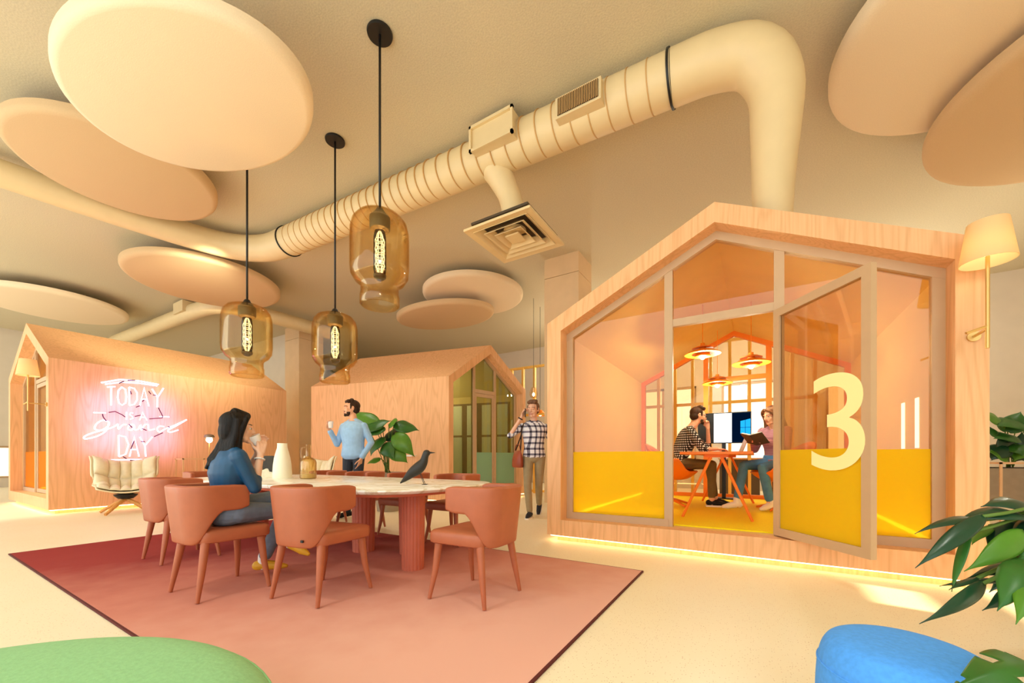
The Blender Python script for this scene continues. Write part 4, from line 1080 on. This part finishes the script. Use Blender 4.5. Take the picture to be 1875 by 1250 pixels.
# ================================================================ PEOPLE
def FZ(fx, fy): return math.atan2(-fx, fy)   # turn so that local +y faces (fx,fy)
def hand(mb, w, d, pn, k, curl, thumb, curls=None):
    """palm + five fingers. w wrist, d direction of the fingers, pn palm normal (side fingers curl to), thumb = side vector"""
    d, pn, th = V(d).normalized(), V(pn).normalized(), V(thumb).normalized()
    w = V(w); pl = .085*k
    for s in (-.3, 0, .3): mb.cap(w+d*.005*k+th*s*.04*k, .017*k, w+d*pl*.93+th*s*.085*k, .0125*k, 10)
    lens = (.062, .073, .078, .070)     # little .. index
    for i, L in enumerate(lens):
        o = w+d*pl+th*(-.031+.0205*i)*k
        c = (curls[i] if curls else curl)
        a = 0; p = o; r = .0088*k
        for j, f in enumerate((.45, .32, .25)):
            a += c*(.7 if j == 0 else 1)
            q = p+(d*math.cos(a)+pn*math.sin(a))*L*f*1.05*k
            mb.cap(p, r, q, r*.93, 8); p = q; r *= .92
    p = w+d*.022*k+th*.026*k; a = .55
    q = p+(d*.62+th*.75+pn*.25).normalized()*.036*k; mb.cap(p, .012*k, q, .0105*k, 8)
    q2 = q+(d*.80+th*.25+pn*(.25+curl*.4)).normalized()*.033*k; mb.cap(q, .0105*k, q2, .009*k, 8)
    q3 = q2+(d*.8+pn*(.3+curl*.5)).normalized()*.022*k; mb.cap(q2, .009*k, q3, .0075*k, 8)
def head(mb, c, f, up, k, female=False):
    f, up = V(f).normalized(), V(up).normalized(); up = (up-f*up.dot(f)).normalized(); r = f.cross(up)
    R = Matrix((r, f, up)).transposed()
    def P(x, y, z): return V(c)+R @ V((x, y, z))*k
    mb.ell(P(0, -.012, .025), (.074*k, .095*k, .088*k), R)
    mb.ell(P(0, .022, -.030), (.060*k, .070*k, .078*k), R)
    mb.cap(P(-.03, .045, -.082), .024*k, P(.03, .045, -.082), .024*k)           # jaw
    mb.cap(P(-.008, .072, -.095), .018*k, P(.008, .072, -.095), .018*k)         # chin
    mb.cap(P(0, .088, .012), .009*k, P(0, .106, -.028), .0125*k)                # nose
    for s in (-1, 1):
        mb.cap(P(s*.006, .098, -.033), .009*k, P(s*.011, .092, -.033), .007*k)
        mb.cap(P(s*.015, .083, .022), .011*k, P(s*.045, .068, .018), .011*k)     # brow
        mb.ell(P(s*.036, .056, -.026), (.024*k, .019*k, .026*k), R)              # cheek
        mb.ell(P(s*.077, -.008, -.005), (.008*k, .018*k, .030*k), R)             # ear
    mb.cap(P(-.018, .084, -.058), .0085*k, P(.018, .084, -.058), .0085*k)       # lips
    mb.cap(P(-.014, .083, -.069), .0085*k, P(.014, .083, -.069), .0085*k)
    return P, R
def finish(name, mb, mats, parent, zone=None, vox=.006, relax=3):
    o = mb.build(name, mats, parent, remesh=vox, relax=relax)
    if zone:
        for p in o.data.polygons: p.material_index = zone(p.center)
    return o
def person(label, base, rz, k, J, S):
    """J joints in local metres for a 1.75 m figure (x right, y forward, z up); S styling"""
    t = thing('person', label, 'person', base, rz)
    j = {a: V(b)*k for a, b in J.items() if a not in ('face', 'up', 'chest')}
    face, hup = V(J['face']).normalized(), V(J.get('up', (0, 0, 1)))
    chest = V(J.get('chest', (0, 1, 0))).normalized()
    spine = (j['neck']-j['pelvis']); st = spine.normalized(); side = chest.cross(st).normalized(); fw = st.cross(side).normalized()
    fem = S.get('female', False)
    # ------------ body
    b = MB()
    P, R = head(b, j['head'], face, hup, k*S.get('headk', 1), fem)
    b.cap(j['neck']-st*.02*k, .058*k, j['head']+V((0, 0, -.06*k))-face*.015*k, .050*k if not fem else .044*k)
    def torso(mb, g, low=0.0, top=1.0):
        w = S.get('w', 1)
        sec = [(-.10, .150, .105), (-.04, .165, .115), (.06, .158, .112), (.22, .140, .100), (.40, .145, .108), (.58, .165, .118), (.74, .180, .115), (.86, .165, .095), (.95, .11, .07), (1.0, .07, .055)]
        if fem: sec = [(-.10, .150, .105), (-.04, .168, .118), (.06, .160, .112), (.22, .125, .092), (.40, .122, .098), (.58, .142, .120), (.74, .152, .112), (.86, .142, .085), (.95, .10, .065), (1.0, .062, .05)]
        rs = [(j['pelvis']+spine*q+fw*(.012*k*math.sin(PI*q)), (a*w+g)*k, (d*w+g)*k) for q, a, d in sec if low <= q <= top]
        mb.etube(rs, side, fw, 22)
        c, a, d = rs[0]; mb.ell(c, (a*.98, d*.98, .05*k), Matrix((side, fw, st)).transposed())
    torso(b, -.012)
    arms = {}
    for s in 'RL':
        sh, el, wr = j['sh'+s], j['el'+s], j['wr'+s]
        b.cap(j['neck']-st*.06*k, .05*k, sh, .042*k)
        b.cap(sh, .043*k, el, .034*k); b.cap(el, .034*k, wr, .023*k)
        h = S.get('hand'+s)
        if h: hand(b, wr+(wr-el).normalized()*.008*k, *h[:2], k*S.get('handk', 1), *h[2:])
        hip, kn, an = j['hip'+s], j['kn'+s], j['an'+s]
        b.cap(hip, .075*k, kn, .048*k); b.cap(kn, .048*k, an, .034*k)
        toe = j['toe'+s]; b.cap(an, .034*k, an-V((0, 0, .03*k)), .026*k)
    lipc = P(0, .09, -.063); R_ = S.get('beard')
    def zone(c):
        l = R.transposed() @ (c-j['head']) / (k*S.get('headk', 1))
        if abs(l.x) < .020 and l.y > .080 and -.074 < l.z < -.055 and l.y < .108: return 1
        if R_ and .02 < l.y < .112 and abs(l.x) < .068 and l.z > -.112 and ((l.z < -.074 and l.y > .03) or (l.z < -.05-.1*(l.y-.03) and abs(l.x) > .040) or (-.052 < l.z < -.043 and abs(l.x) < .028 and l.y > .06)): return 2
        if S.get('brows', True) and l.y < .108 and l.y > .06 and .022 < l.z < .031 and .012 < abs(l.x) < .05: return 2
        return 0
    body = finish('body', b, [S['skin'], M['lip'], S['hairm']], t, zone)
    for s in (-1, 1):
        e = MB().ell(P(s*.033, .076, -.002), (.0125*k, .007*k, .0065*k), R, 10, 8).build('eye', M['white'], t, smooth=True, label='eye')
        MB().ell(P(s*.033, .0815, -.002), (.0065*k, .004*k, .0066*k), R, 10, 8).build('iris', M['hair_d'], e, smooth=True)
    # ------------ shirt
    m = MB(); torso(m, S.get('loose', .008), S.get('shirt_low', -.04), .95)
    m.cap(j['neck']-st*.10*k+side*.06*k, .055*k, j['neck']-st*.10*k-side*.06*k, .055*k)
    for s in 'RL':
        sh, el, wr = j['sh'+s], j['el'+s], j['wr'+s]; q = S.get('sleeve', 1)
        m.cap(j['neck']-st*.07*k, .054*k, sh, .054*k)
        m.cap(j['neck']-st*.005*k+(sh-j['neck'])*.12, .05*k, j['neck'].lerp(sh, .62)-st*.0*k, .048*k)
        m.cap(sh, .058*k, el, .046*k)
        e = el.lerp(wr, max(.05, q-.06)) if q > 0 else el
        m.cap(el, .046*k, e, .036*k)
        m.cap(el.lerp(e, .85), .039*k, e, .040*k)
    finish('shirt', m, S['shirt'], t, None, .007, 4)
    if S.get('collar'):
        c = MB()
        n = 20; cc = j['neck']-st*.015*k
        rs = [[cc+st*z*k+(side*math.cos(2*PI*i/n)*r*1.05+fw*(math.sin(2*PI*i/n)*r*.95))*k for i in range(n)] for r, z in ((.074, -.035), (.064, .02), (.058, .02), (.066, -.035))]
        rs.append(rs[0]); c.rings(rs, close=False); c.build('collar', S['shirt'], t, smooth='auto')
    # ------------ trousers
    m = MB()
    pc = j['pelvis']
    m.etube([(pc+st*(-.10)*k*.6, .155*k, .11*k), (pc-st*.02*k, .172*k, .122*k), (pc+st*.05*k, .168*k, .12*k), (pc+st*.10*k, .15*k, .112*k)], side, fw, 22)
    m.ell(pc-st*.06*k, (.15*k, .108*k, .06*k), Matrix((side, fw, st)).transposed())
    f = S.get('fat', 1)
    for s in 'RL':
        hip, kn, an = j['hip'+s], j['kn'+s], j['an'+s]
        m.cap(hip, .088*k*f, kn, .060*k*f)
        e = kn.lerp(an, S.get('hem', .96))
        mid = kn.lerp(e, .35)-V((0, 0, 0))
        m.cap(kn, .060*k*f, mid, .058*k*f); m.cap(mid, .058*k*f, e, S.get('cuff', .043)*k)
    finish('trousers', m, S['trousers'], t, None, .007, 4)
    if S.get('belt'):
        pc = j['pelvis']+st*.095*k
        rs = [[pc+st*z*k+side*math.cos(2*PI*i/28)*(.150+d)*k+fw*math.sin(2*PI*i/28)*(.112+d)*k for i in range(28)] for z, d in ((-.016, .008), (.016, .006), (.016, .002), (-.016, .002))]
        rs.append(rs[0]); MB().rings(rs, close=False).build('belt', M['hair_b'], t, smooth='auto')
    # ------------ shoes and socks
    for s in 'RL':
        an, toe = j['an'+s], j['toe'+s]; d = toe-an
        if abs(an.z-.085*k) < .03*k: d.z = 0          # foot flat on the floor
        dn = d.normalized()
        upv = V((0, 0, 1)); upv = (upv-dn*upv.dot(dn)).normalized(); sd = dn.cross(upv)
        def Q(x, y, z): return an+sd*x*k+dn*y*k+upv*z*k
        z0 = -.075
        if S.get('sock'): MB().cap(Q(0, 0, -.035), .037*k, Q(0, 0, .03)+(j['kn'+s]-an).normalized()*.02*k, .038*k).build('sock', S['sock'], t, smooth=True)
        m = MB(); L = .175
        hi = S.get('shoe_top', .012)
        m.cap(Q(0, -.035, z0+.045), .040*k, Q(0, .02, z0+.048), .042*k)
        m.cap(Q(0, .02, z0+.045), .042*k, Q(0, .11, z0+.034), .036*k); m.cap(Q(0, .11, z0+.030), .036*k, Q(.0, L-.005, z0+.022), S.get('toe', .024)*k)
        if hi > .02: m.cap(Q(0, -.01, z0+.05), .043*k, Q(0, 0, hi), .043*k)
        sh = finish('shoe', m, S['shoe'], t, None, .006, 2)
        if S.get('sole'):
            pl = [(-.038, -.05), (-.03, -.072), (.03, -.072), (.038, -.05), (.044, .06), (.042, .12), (.03, L+.012), (0, L+.026), (-.03, L+.012), (-.042, .12), (-.044, .06)]
            m = MB(); n = len(pl)
            m.rings([[Q(x, y, z0-.004+z) for x, y in pl] for z in (-.008, .014)]); m.build('sole', S['sole'], sh, smooth='auto', label='pale shoe sole')
    # ------------ hair
    hk = k*S.get('headk', 1); m = MB(); S['hair'](m, P, R, hk); finish('hair', m, S['hairm'], t, None, .006, S.get('hrelax', 2))
    return t, j, P, R
def short_hair(top=.012, fringe=.0, back=0):
    def h(m, P, R, k):
        m.ell(P(0, -.030, .045), (.080*k, .090*k, .078*k), R)
        m.ell(P(0, -.048, -.005), (.074*k, .066*k, .066*k), R)
        m.cap(P(-.045, .045, .085+top), .026*k, P(.045, .045, .085+top), .026*k)
        m.cap(P(-.04, .0, .10+top), .03*k, P(.04, .0, .10+top), .03*k)
        for s in (-1, 1):
            m.cap(P(s*.07, .015, .05), .016*k, P(s*.073, .022, -.005), .008*k)
        m.cap(P(0, .062, .078+top), .02*k, P(.02, .058+fringe, .088+top), .018*k)
    return h
# ---- woman seated at the table
def long_hair_fore(m, P, R, k):
    m.ell(P(0, -.022, .036), (.081*k, .097*k, .084*k), R)
    m.ell(P(0, -.055, -.03), (.076*k, .062*k, .10*k), R)
    m.cap(P(0, .05, .092), .03*k, P(0, -.02, .115), .03*k)
    for a in range(-5, 6):
        x = a/5
        m.tube(spline([P(.066*x, -.05+.045*abs(x), .06), P(.078*x, -.068+.055*abs(x), -.06), P(.088*x, -.105+.07*abs(x), -.17), P(.094*x, -.145+.07*abs(x), -.25), P(.088*x, -.165+.06*abs(x), -.315+.025*(a % 2))], 4), [.027*k]*8+[.025*k]*5+[.014*k]*4, 8)
    for s in (-1, 1):
        m.tube(spline([P(s*.02, .062, .092), P(s*.070, .040, .045), P(s*.078, .012, -.06), P(s*.078, .012, -.17), P(s*.07, .03, -.27), P(s*.062, .04, -.32)], 4), [.018*k]*6+[.021*k]*10+[.012*k]*5, 8)
JW = dict(pelvis=(0, .0, .585), neck=(.01, .03, 1.03), head=(.02, .075, 1.185), face=(.30, .95, -.06), chest=(.15, 1, 0),
          shR=(.160, .02, .97), elR=(.185, .115, .745), wrR=(.125, .185, .985), shL=(-.145, .06, .97), elL=(-.16, .18, .765), wrL=(-.005, .225, .985),
          hipR=(.095, .03, .565), knR=(.0, .44, .53), anR=(-.20, .36, .10), toeR=(-.10, .50, .045),
          hipL=(-.095, .03, .575), knL=(-.07, .47, .645), anL=(.06, .455, .29), toeL=(.20, .535, .225))
wt, wj, WP, WR = person('woman with long black hair in a teal shirt and jeans, seated sipping from a cup', (-3.25, 1.36, .014), 0, .985, JW, dict(
    female=True, shirt_low=.05, skin=M['skin2'], hairm=M['hair_b'], hair=long_hair_fore, shirt=M['teal'], trousers=M['jean'], sleeve=.30, loose=.012, belt=True,
    shoe=M['mustard'], sock=M['white'], toe=.018, hem=.86, cuff=.05, fat=.95, brows=True, collar=True,
    handR=((-.38, .28, .9), (-.8, .1, -.1), .45, (-.1, -.8, .2)), handL=((.25, .15, .95), (.85, -.1, 0), .45, (.1, -.8, .2))))
MB().tube([wj['wrR'].lerp(wj['elR'], .12)+Matrix.Rotation(a*2*PI/16, 3, (wj['wrR']-wj['elR']).normalized()) @ V((.031, 0, 0)) for a in range(17)], .006, 8).build('bracelet', M['white'], wt, smooth=True, label='pale wrist bracelet')
def cup(loc, r, h, label, tilt=0, ax='X', rz=0, handle=False):
    t = thing('cup', label, 'cup', loc)
    R_ = Matrix.Rotation(rz, 3, 'Z') @ Matrix.Rotation(tilt, 3, ax)
    MB().lathe([(.005, 0), (r*.72, 0), (r*.80, h*.1), (r, h), (r*.93, h), (r*.74, h*.12), (.005, h*.1)], n=28, xf=lambda p: R_ @ p).build('body', M['white'], t, smooth='auto')
    return t
mw = WP(0, .10, -.06)+wt.location
cup((mw.x+.0, mw.y+.035, mw.z-.055), .042, .072, 'white cup held to the lips of the seated woman in teal', math.radians(24), 'X')

# ---- man standing behind the table
sx, sy = -5.50, 4.12
JS = dict(pelvis=(0, 0, .95), neck=(0, 0, 1.46), head=(.03, .02, 1.625), face=(.62, .78, .02), chest=(0, 1, 0),
          shR=(.178, 0, 1.362), elR=(.275, .03, 1.10), wrR=(.27, .19, 1.30), shL=(-.178, 0, 1.362), elL=(-.265, -.06, 1.12), wrL=(-.178, .055, .885),
          hipR=(.09, 0, .92), knR=(.10, .03, .50), anR=(.11, -.01, .085), toeR=(.15, .16, .03),
          hipL=(-.09, 0, .92), knL=(-.10, .03, .50), anL=(-.12, -.01, .085), toeL=(-.16, .15, .03))
st_, sj, SP, SR = person('dark-haired bearded man in a pale blue sweater standing with a white mug', (sx, sy, 0), FZ(.24, -.967), 1.075, JS, dict(
    headk=1.1, skin=M['skin'], hairm=M['hair_d'], hair=short_hair(.008), beard=True, shirt=M['sweater'], trousers=M['navy'], sleeve=.95, loose=.018, shirt_low=-.10, w=1.08,
    shoe=M['shoe_b'], sock=M['navy'], handR=((.0, .25, .95), (-.85, .1, .2), .75, (0, .9, -.1)), handL=((.30, -.05, -.95), (.6, .1, 0), .3, (.1, .9, 0))))
hw = (sj['wrR']+V((-.038, .02, .03)))
q = Matrix.Rotation(st_.rotation_euler.z, 3, 'Z') @ hw + V((sx, sy, 0))
cup(tuple(q), .042, .105, 'white mug in the raised hand of the standing man')

# ---- man walking with a phone
wx, wy = -3.11, 5.77
JK = dict(pelvis=(0, 0, .94), neck=(.0, .02, 1.455), head=(.01, .05, 1.63), face=(.30, .95, -.04), chest=(.05, 1, 0),
          shR=(.178, .02, 1.375), elR=(.355, .13, 1.235), wrR=(.175, .15, 1.515), shL=(-.178, .0, 1.362), elL=(-.26, -.06, 1.13), wrL=(-.25, .09, .90),
          hipR=(.09, 0, .92), knR=(.085, .16, .50), anR=(.05, .17, .085), toeR=(.075, .34, .03),
          hipL=(-.09, 0, .92), knL=(-.07, -.01, .50), anL=(-.05, -.32, .15), toeL=(-.04, -.17, .03))
kt, kj, KP, KR = person('man in a checked plaid shirt and khaki trousers walking with a phone at his ear', (wx, wy, 0), FZ(.395, -.93), 1.07, JK, dict(
    headk=1.08, skin=M['skin2'], hairm=M['hair_br'], hair=short_hair(.016, .01), shirt=M['plaid'], trousers=M['khaki'], sleeve=.12, loose=.014, shirt_low=-.04, belt=True, collar=True,
    shoe=M['shoe'], sole=M['white'], hem=.93, cuff=.046, fat=1.0, handR=((-.35, -.25, .85), (-.75, .1, -.3), .55, (.3, .85, .3)), handL=((.0, .25, -.95), (.7, .2, 0), .4, (.2, .9, .1))))

def onto(t, p): return Matrix.Rotation(t.rotation_euler.z, 3, 'Z') @ V(p) + t.location
p = onto(kt, kj['wrR']+V((-.06, .01, .06)))
ph = thing('phone', 'black phone held to the ear of the walking man', 'phone', tuple(p), FZ(.395, -.93))
MB().box(-.006, .006, -.035, .035, -.07, .07).build('body', M['black'], ph, bevel=.004)
MB().tube([kj['wrR'].lerp(kj['elR'], .10)+(kj['elR']-kj['wrR']).normalized().orthogonal().normalized()*0+Matrix.Rotation(a*2*PI/16, 3, (kj['elR']-kj['wrR']).normalized()) @ ((kj['elR']-kj['wrR']).normalized().orthogonal().normalized()*.034) for a in range(17)], .010, 8).build('wrist_band', M['black'], kt, smooth=True, label='black wristband')
bg = thing('shoulder_bag', 'brown leather shoulder bag hanging at the side of the walking man', 'bag', tuple(onto(kt, V((.27, .03, .93)))), FZ(.395, -.93)+.5)
mb = MB()
mb.rings([[(.075*a*math.cos(2*PI*i/24)*(1), .165*b*math.sin(2*PI*i/24), z) for i in range(24)] for z, a, b in ((-.13, .5, .8), (-.125, .9, .97), (-.09, 1.05, 1.03), (0, .95, 1.0), (.08, .7, .92), (.14, .35, .8), (.15, .2, .78))])
mb.build('body', M['bag'], bg, smooth='auto')
MB().tube(spline([(.0, -.13, .13), (.0, -.09, .22), (.0, .0, .25), (.0, .09, .22), (0, .13, .13)], 5), .008, 8).build('handle', M['bag'], bg, smooth=True)
MB().box(.058, .072, -.05, .05, -.06, .02).build('pocket', M['bag'], bg, bevel=.006)
R_ = Matrix.Rotation(-bg.rotation_euler.z, 3, 'Z')
sh = R_ @ (onto(kt, kj['shR']+V((-.03, .0, .055)))-bg.location)
sf = R_ @ (onto(kt, kj['shR']+V((.0, .085, -.04)))-bg.location); sb = R_ @ (onto(kt, kj['shR']+V((.0, -.085, -.04)))-bg.location)
MB().tube(spline([(0, .12, .12), sf.lerp(V((0, .12, .12)), .5), sf, sh, sb, sb.lerp(V((0, -.12, .12)), .5), (0, -.12, .12)], 6), .011, 8).build('strap', M['hair_d'], bg, smooth=True, label='dark shoulder strap')

# ---- man seated in the cabin
JM = dict(pelvis=(0, 0, .60), neck=(0, .20, 1.07), head=(.01, .29, 1.235), face=(-.18, .97, -.12), chest=(0, 1, -.1),
          shR=(.18, .165, 1.02), elR=(.22, .30, .765), wrR=(.10, .50, .775), shL=(-.18, .17, 1.02), elL=(-.17, .46, .785), wrL=(-.075, .43, 1.06),
          hipR=(.09, .02, .575), knR=(.11, .44, .565), anR=(.10, .44, .085), toeR=(.11, .60, .035),
          hipL=(-.09, .02, .575), knL=(-.09, .45, .565), anL=(-.07, .52, .085), toeL=(-.06, .68, .035))
mt_, mj, MP, MR = person('bearded man with glasses in a black and white checked shirt seated in the cabin', (-1.02, 6.30, ZF), FZ(.95, .30), 1.06, JM, dict(
    skin=M['skin'], hairm=M['hair_d'], hair=short_hair(.014), beard=True, shirt=M['gingham'], trousers=M['olive'], sleeve=.28, loose=.014, collar=True,
    shoe=M['shoe_b'], sole=M['white'], hem=.86, cuff=.05, sock=M['skin'], handR=((-.2, .9, -.05), (-.2, 0, -1), .35, (-.9, -.2, .1)), handL=((.0, -.15, .95), (.75, -.4, -.1), 1.0, (-.2, -.8, .3))))
g = MB()
for s in (-1, 1):
    g.tube([MP(s*.034+.026*math.cos(2*PI*i/20), .098, .0+.019*math.sin(2*PI*i/20)) for i in range(21)], .003, 6)
    g.tube([MP(s*.06, .098, .004), MP(s*.080, .06, .006), MP(s*.084, -.02, .006)], .003, 6)
g.tube([MP(-.009, .10, .004), MP(.009, .10, .004)], .003, 6); g.build('glasses', M['black'], mt_, smooth=True, label='dark framed glasses')
MB().tube([mj['wrL'].lerp(mj['elL'], .97)+Matrix.Rotation(a*2*PI/16, 3, (mj['elL']-mj['wrL']).normalized()) @ ((mj['elL']-mj['wrL']).normalized().orthogonal().normalized()*.044) for a in range(17)], .012, 8).build('elbow_band', M['shoe_b'], mt_, smooth=True)
# ---- woman seated in the cabin
def long_hair_cabin(m, P, R, k):
    m.ell(P(0, -.026, .038), (.084*k, .096*k, .084*k), R)
    m.ell(P(0, -.06, -.04), (.080*k, .06*k, .11*k), R)
    for s in (-1, 1):
        m.tube(spline([P(s*.01, .075, .09), P(s*.070, .055, .05), P(s*.086, .02, -.05), P(s*.095, .03, -.16), P(s*.10, .05, -.26), P(s*.085, .06, -.31)], 4), [.02*k]*5+[.024*k]*12+[.014*k]*4, 8)
        m.tube(spline([P(s*.04, -.07, .05), P(s*.08, -.07, -.08), P(s*.10, -.06, -.22), P(s*.09, -.05, -.28)], 4), [.03*k]*9+[.018*k]*4, 8)
JC = dict(pelvis=(0, 0, .60), neck=(0, .05, 1.05), head=(.01, .10, 1.205), face=(.22, .95, -.28), chest=(0, 1, 0),
          shR=(.155, .05, 1.0), elR=(.20, .14, .765), wrR=(.10, .33, .87), shL=(-.155, .05, 1.0), elL=(-.20, .14, .765), wrL=(-.07, .31, .86),
          hipR=(.09, .02, .575), knR=(.16, .42, .56), anR=(.20, .50, .085), toeR=(.27, .65, .035),
          hipL=(-.09, .02, .575), knL=(-.09, .43, .54), anL=(-.10, .30, .085), toeL=(-.10, .46, .035))
ct, cj, CP, CR = person('woman with long brown hair in a striped mauve top reading in the cabin', (.24, 6.56, ZF), FZ(-.55, -.84), 1.06, JC, dict(
    female=True, shirt_low=.05, skin=M['skin2'], hairm=M['hair_br'], hair=long_hair_cabin, shirt=M['striped'], trousers=M['jean2'], sleeve=.95, loose=.010,
    shoe=M['white'], sock=M['skin2'], shoe_top=.04, hem=.84, cuff=.05, fat=.95, handR=((-.5, .8, .1), (-.2, .1, .9), .5, (-.2, .3, .9)), handL=((.5, .7, .1), (.2, .1, .9), .5, (.2, .3, .9))))
bk = thing('book', 'open book with a dark cover held by the woman in the cabin', 'book', tuple(onto(ct, V((.02, .46, .935)))), FZ(-.55, -.84))
Rx = Matrix.Rotation(math.radians(38), 3, 'X')
for s in (-1, 1):
    Ry = Matrix.Rotation(s*math.radians(-16), 3, 'Y')
    f_ = lambda p, Ry=Ry: Rx @ (Ry @ p)
    MB().box(min(0, s*.15), max(0, s*.15), -.105, .105, -.012, -.006, 0, f_).build('cover', M['charcoal'], bk, label='dark book cover')
    MB().box(min(s*.002, s*.142), max(s*.002, s*.142), -.098, .098, -.005, .012, 0, f_).build('page_block', M['paper'], bk)

# ================================================================ LIGHT, SKY, CAMERA
w = bpy.data.worlds.new('sky'); scene.world = w; w.use_nodes = True
bgn = w.node_tree.nodes['Background']; bgn.inputs[0].default_value = (.95, 1, .98, 1); bgn.inputs[1].default_value = 2.35
def light(name, kind, loc, energy, col, **k):
    l = bpy.data.lights.new(name, kind); l.energy = energy; l.color = col
    for a, b in k.items(): setattr(l, a, b)
    o = bpy.data.objects.new(name, l); COL.objects.link(o); o.location = loc; return o
def aim(o, d): o.rotation_euler = V(d).to_track_quat('-Z', 'Y').to_euler()
s = light('sun', 'SUN', (9, 1, 5), 22.0, (1, .96, .84), angle=math.radians(.6)); aim(s, (-1, .13, -.455))
# wall lamps
for p in ((1.33, 3.97, 2.37), (-10.29, 1.44, 2.41)): light('wall_lamp_light', 'POINT', p, 14, (1, .88, .6), shadow_soft_size=.03)
# neon glow
light('neon_glow', 'AREA', (-9.95, 2.72, 1.62), 15, (.60, .30, 1), shape='RECTANGLE', size=1.1, size_y=1.3).rotation_euler = (0, PI/2, 0)
# added spots with no fixtures, brightening the table and the floor from above
for p, e in (((-3.0, -.9, 5.1), 210), ((1.6, .9, 5.1), 210), ((-7.6, .2, 5.1), 55), ((-6.0, 4.6, 5.1), 130), ((-2.6, 6.2, 5.1), 90)):
    o = light('fill_spot', 'SPOT', p, e, (.97, 1, .86), spot_size=math.radians(100), spot_blend=.8, shadow_soft_size=.12); aim(o, (0, 0, -1))
o = light('added_spot', 'SPOT', (-7.7, 3.2, 4.5), 520, (1, 1, .72), spot_size=math.radians(70), spot_blend=.7, shadow_soft_size=.08); aim(o, (-3.4, .6, -.95))  # free-floating spot added to brighten the sign cabin roof
o = light('added_spot', 'SPOT', (-11.6, .4, 5.0), 650, (1, .95, .8), spot_size=math.radians(48), spot_blend=.6, shadow_soft_size=.08); aim(o, (0, .05, -1))  # spot without fixture, added for the bright floor before the sign cabin
light('neon_spill', 'POINT', (-9.3, 2.9, 2.4), 8, (1, .16, 1), shadow_soft_size=.03)
# glow of the room beyond the timber screen
for p, e in (((-4.2, 11.4, 3.4), 130), ((-.4, 11.6, 3.4), 130), ((2.4, 11.4, 3.4), 110), ((3.8, 8.8, 3.6), 35)): light('hall_light', 'POINT', p, e, (1, .94, .78), shadow_soft_size=.08)
light('cabin_light', 'POINT', (-11.9, 3.6, 2.4), 20, (1, .84, .55), shadow_soft_size=.1)
light('cabin_light', 'POINT', (-6.9, 7.2, 2.5), 30, (1, .98, .88), shadow_soft_size=.1)

cam = bpy.data.cameras.new('camera'); co = bpy.data.objects.new('camera', cam); COL.objects.link(co)
cam.sensor_width = 36; cam.sensor_fit = 'HORIZONTAL'; cam.lens = 36*FOC/1875
cam.shift_y = (838-625)/1875; cam.shift_x = 0; cam.clip_start = .05; cam.clip_end = 200
co.location = (0, 0, EYE); co.rotation_euler = (PI/2, 0, math.atan2(SN, CS))
scene.camera = co
vs_ = scene.view_settings; vs_.view_transform = 'Standard'; vs_.look = 'None'; vs_.gamma = 1; vs_.exposure = 0
try: vs_.use_curve_mapping = False
except Exception: pass
cy = scene.cycles
cy.max_bounces = 10; cy.transparent_max_bounces = 24; cy.diffuse_bounces = 5; cy.glossy_bounces = 4
cy.sample_clamp_indirect = 6; cy.caustics_reflective = False; cy.caustics_refractive = False
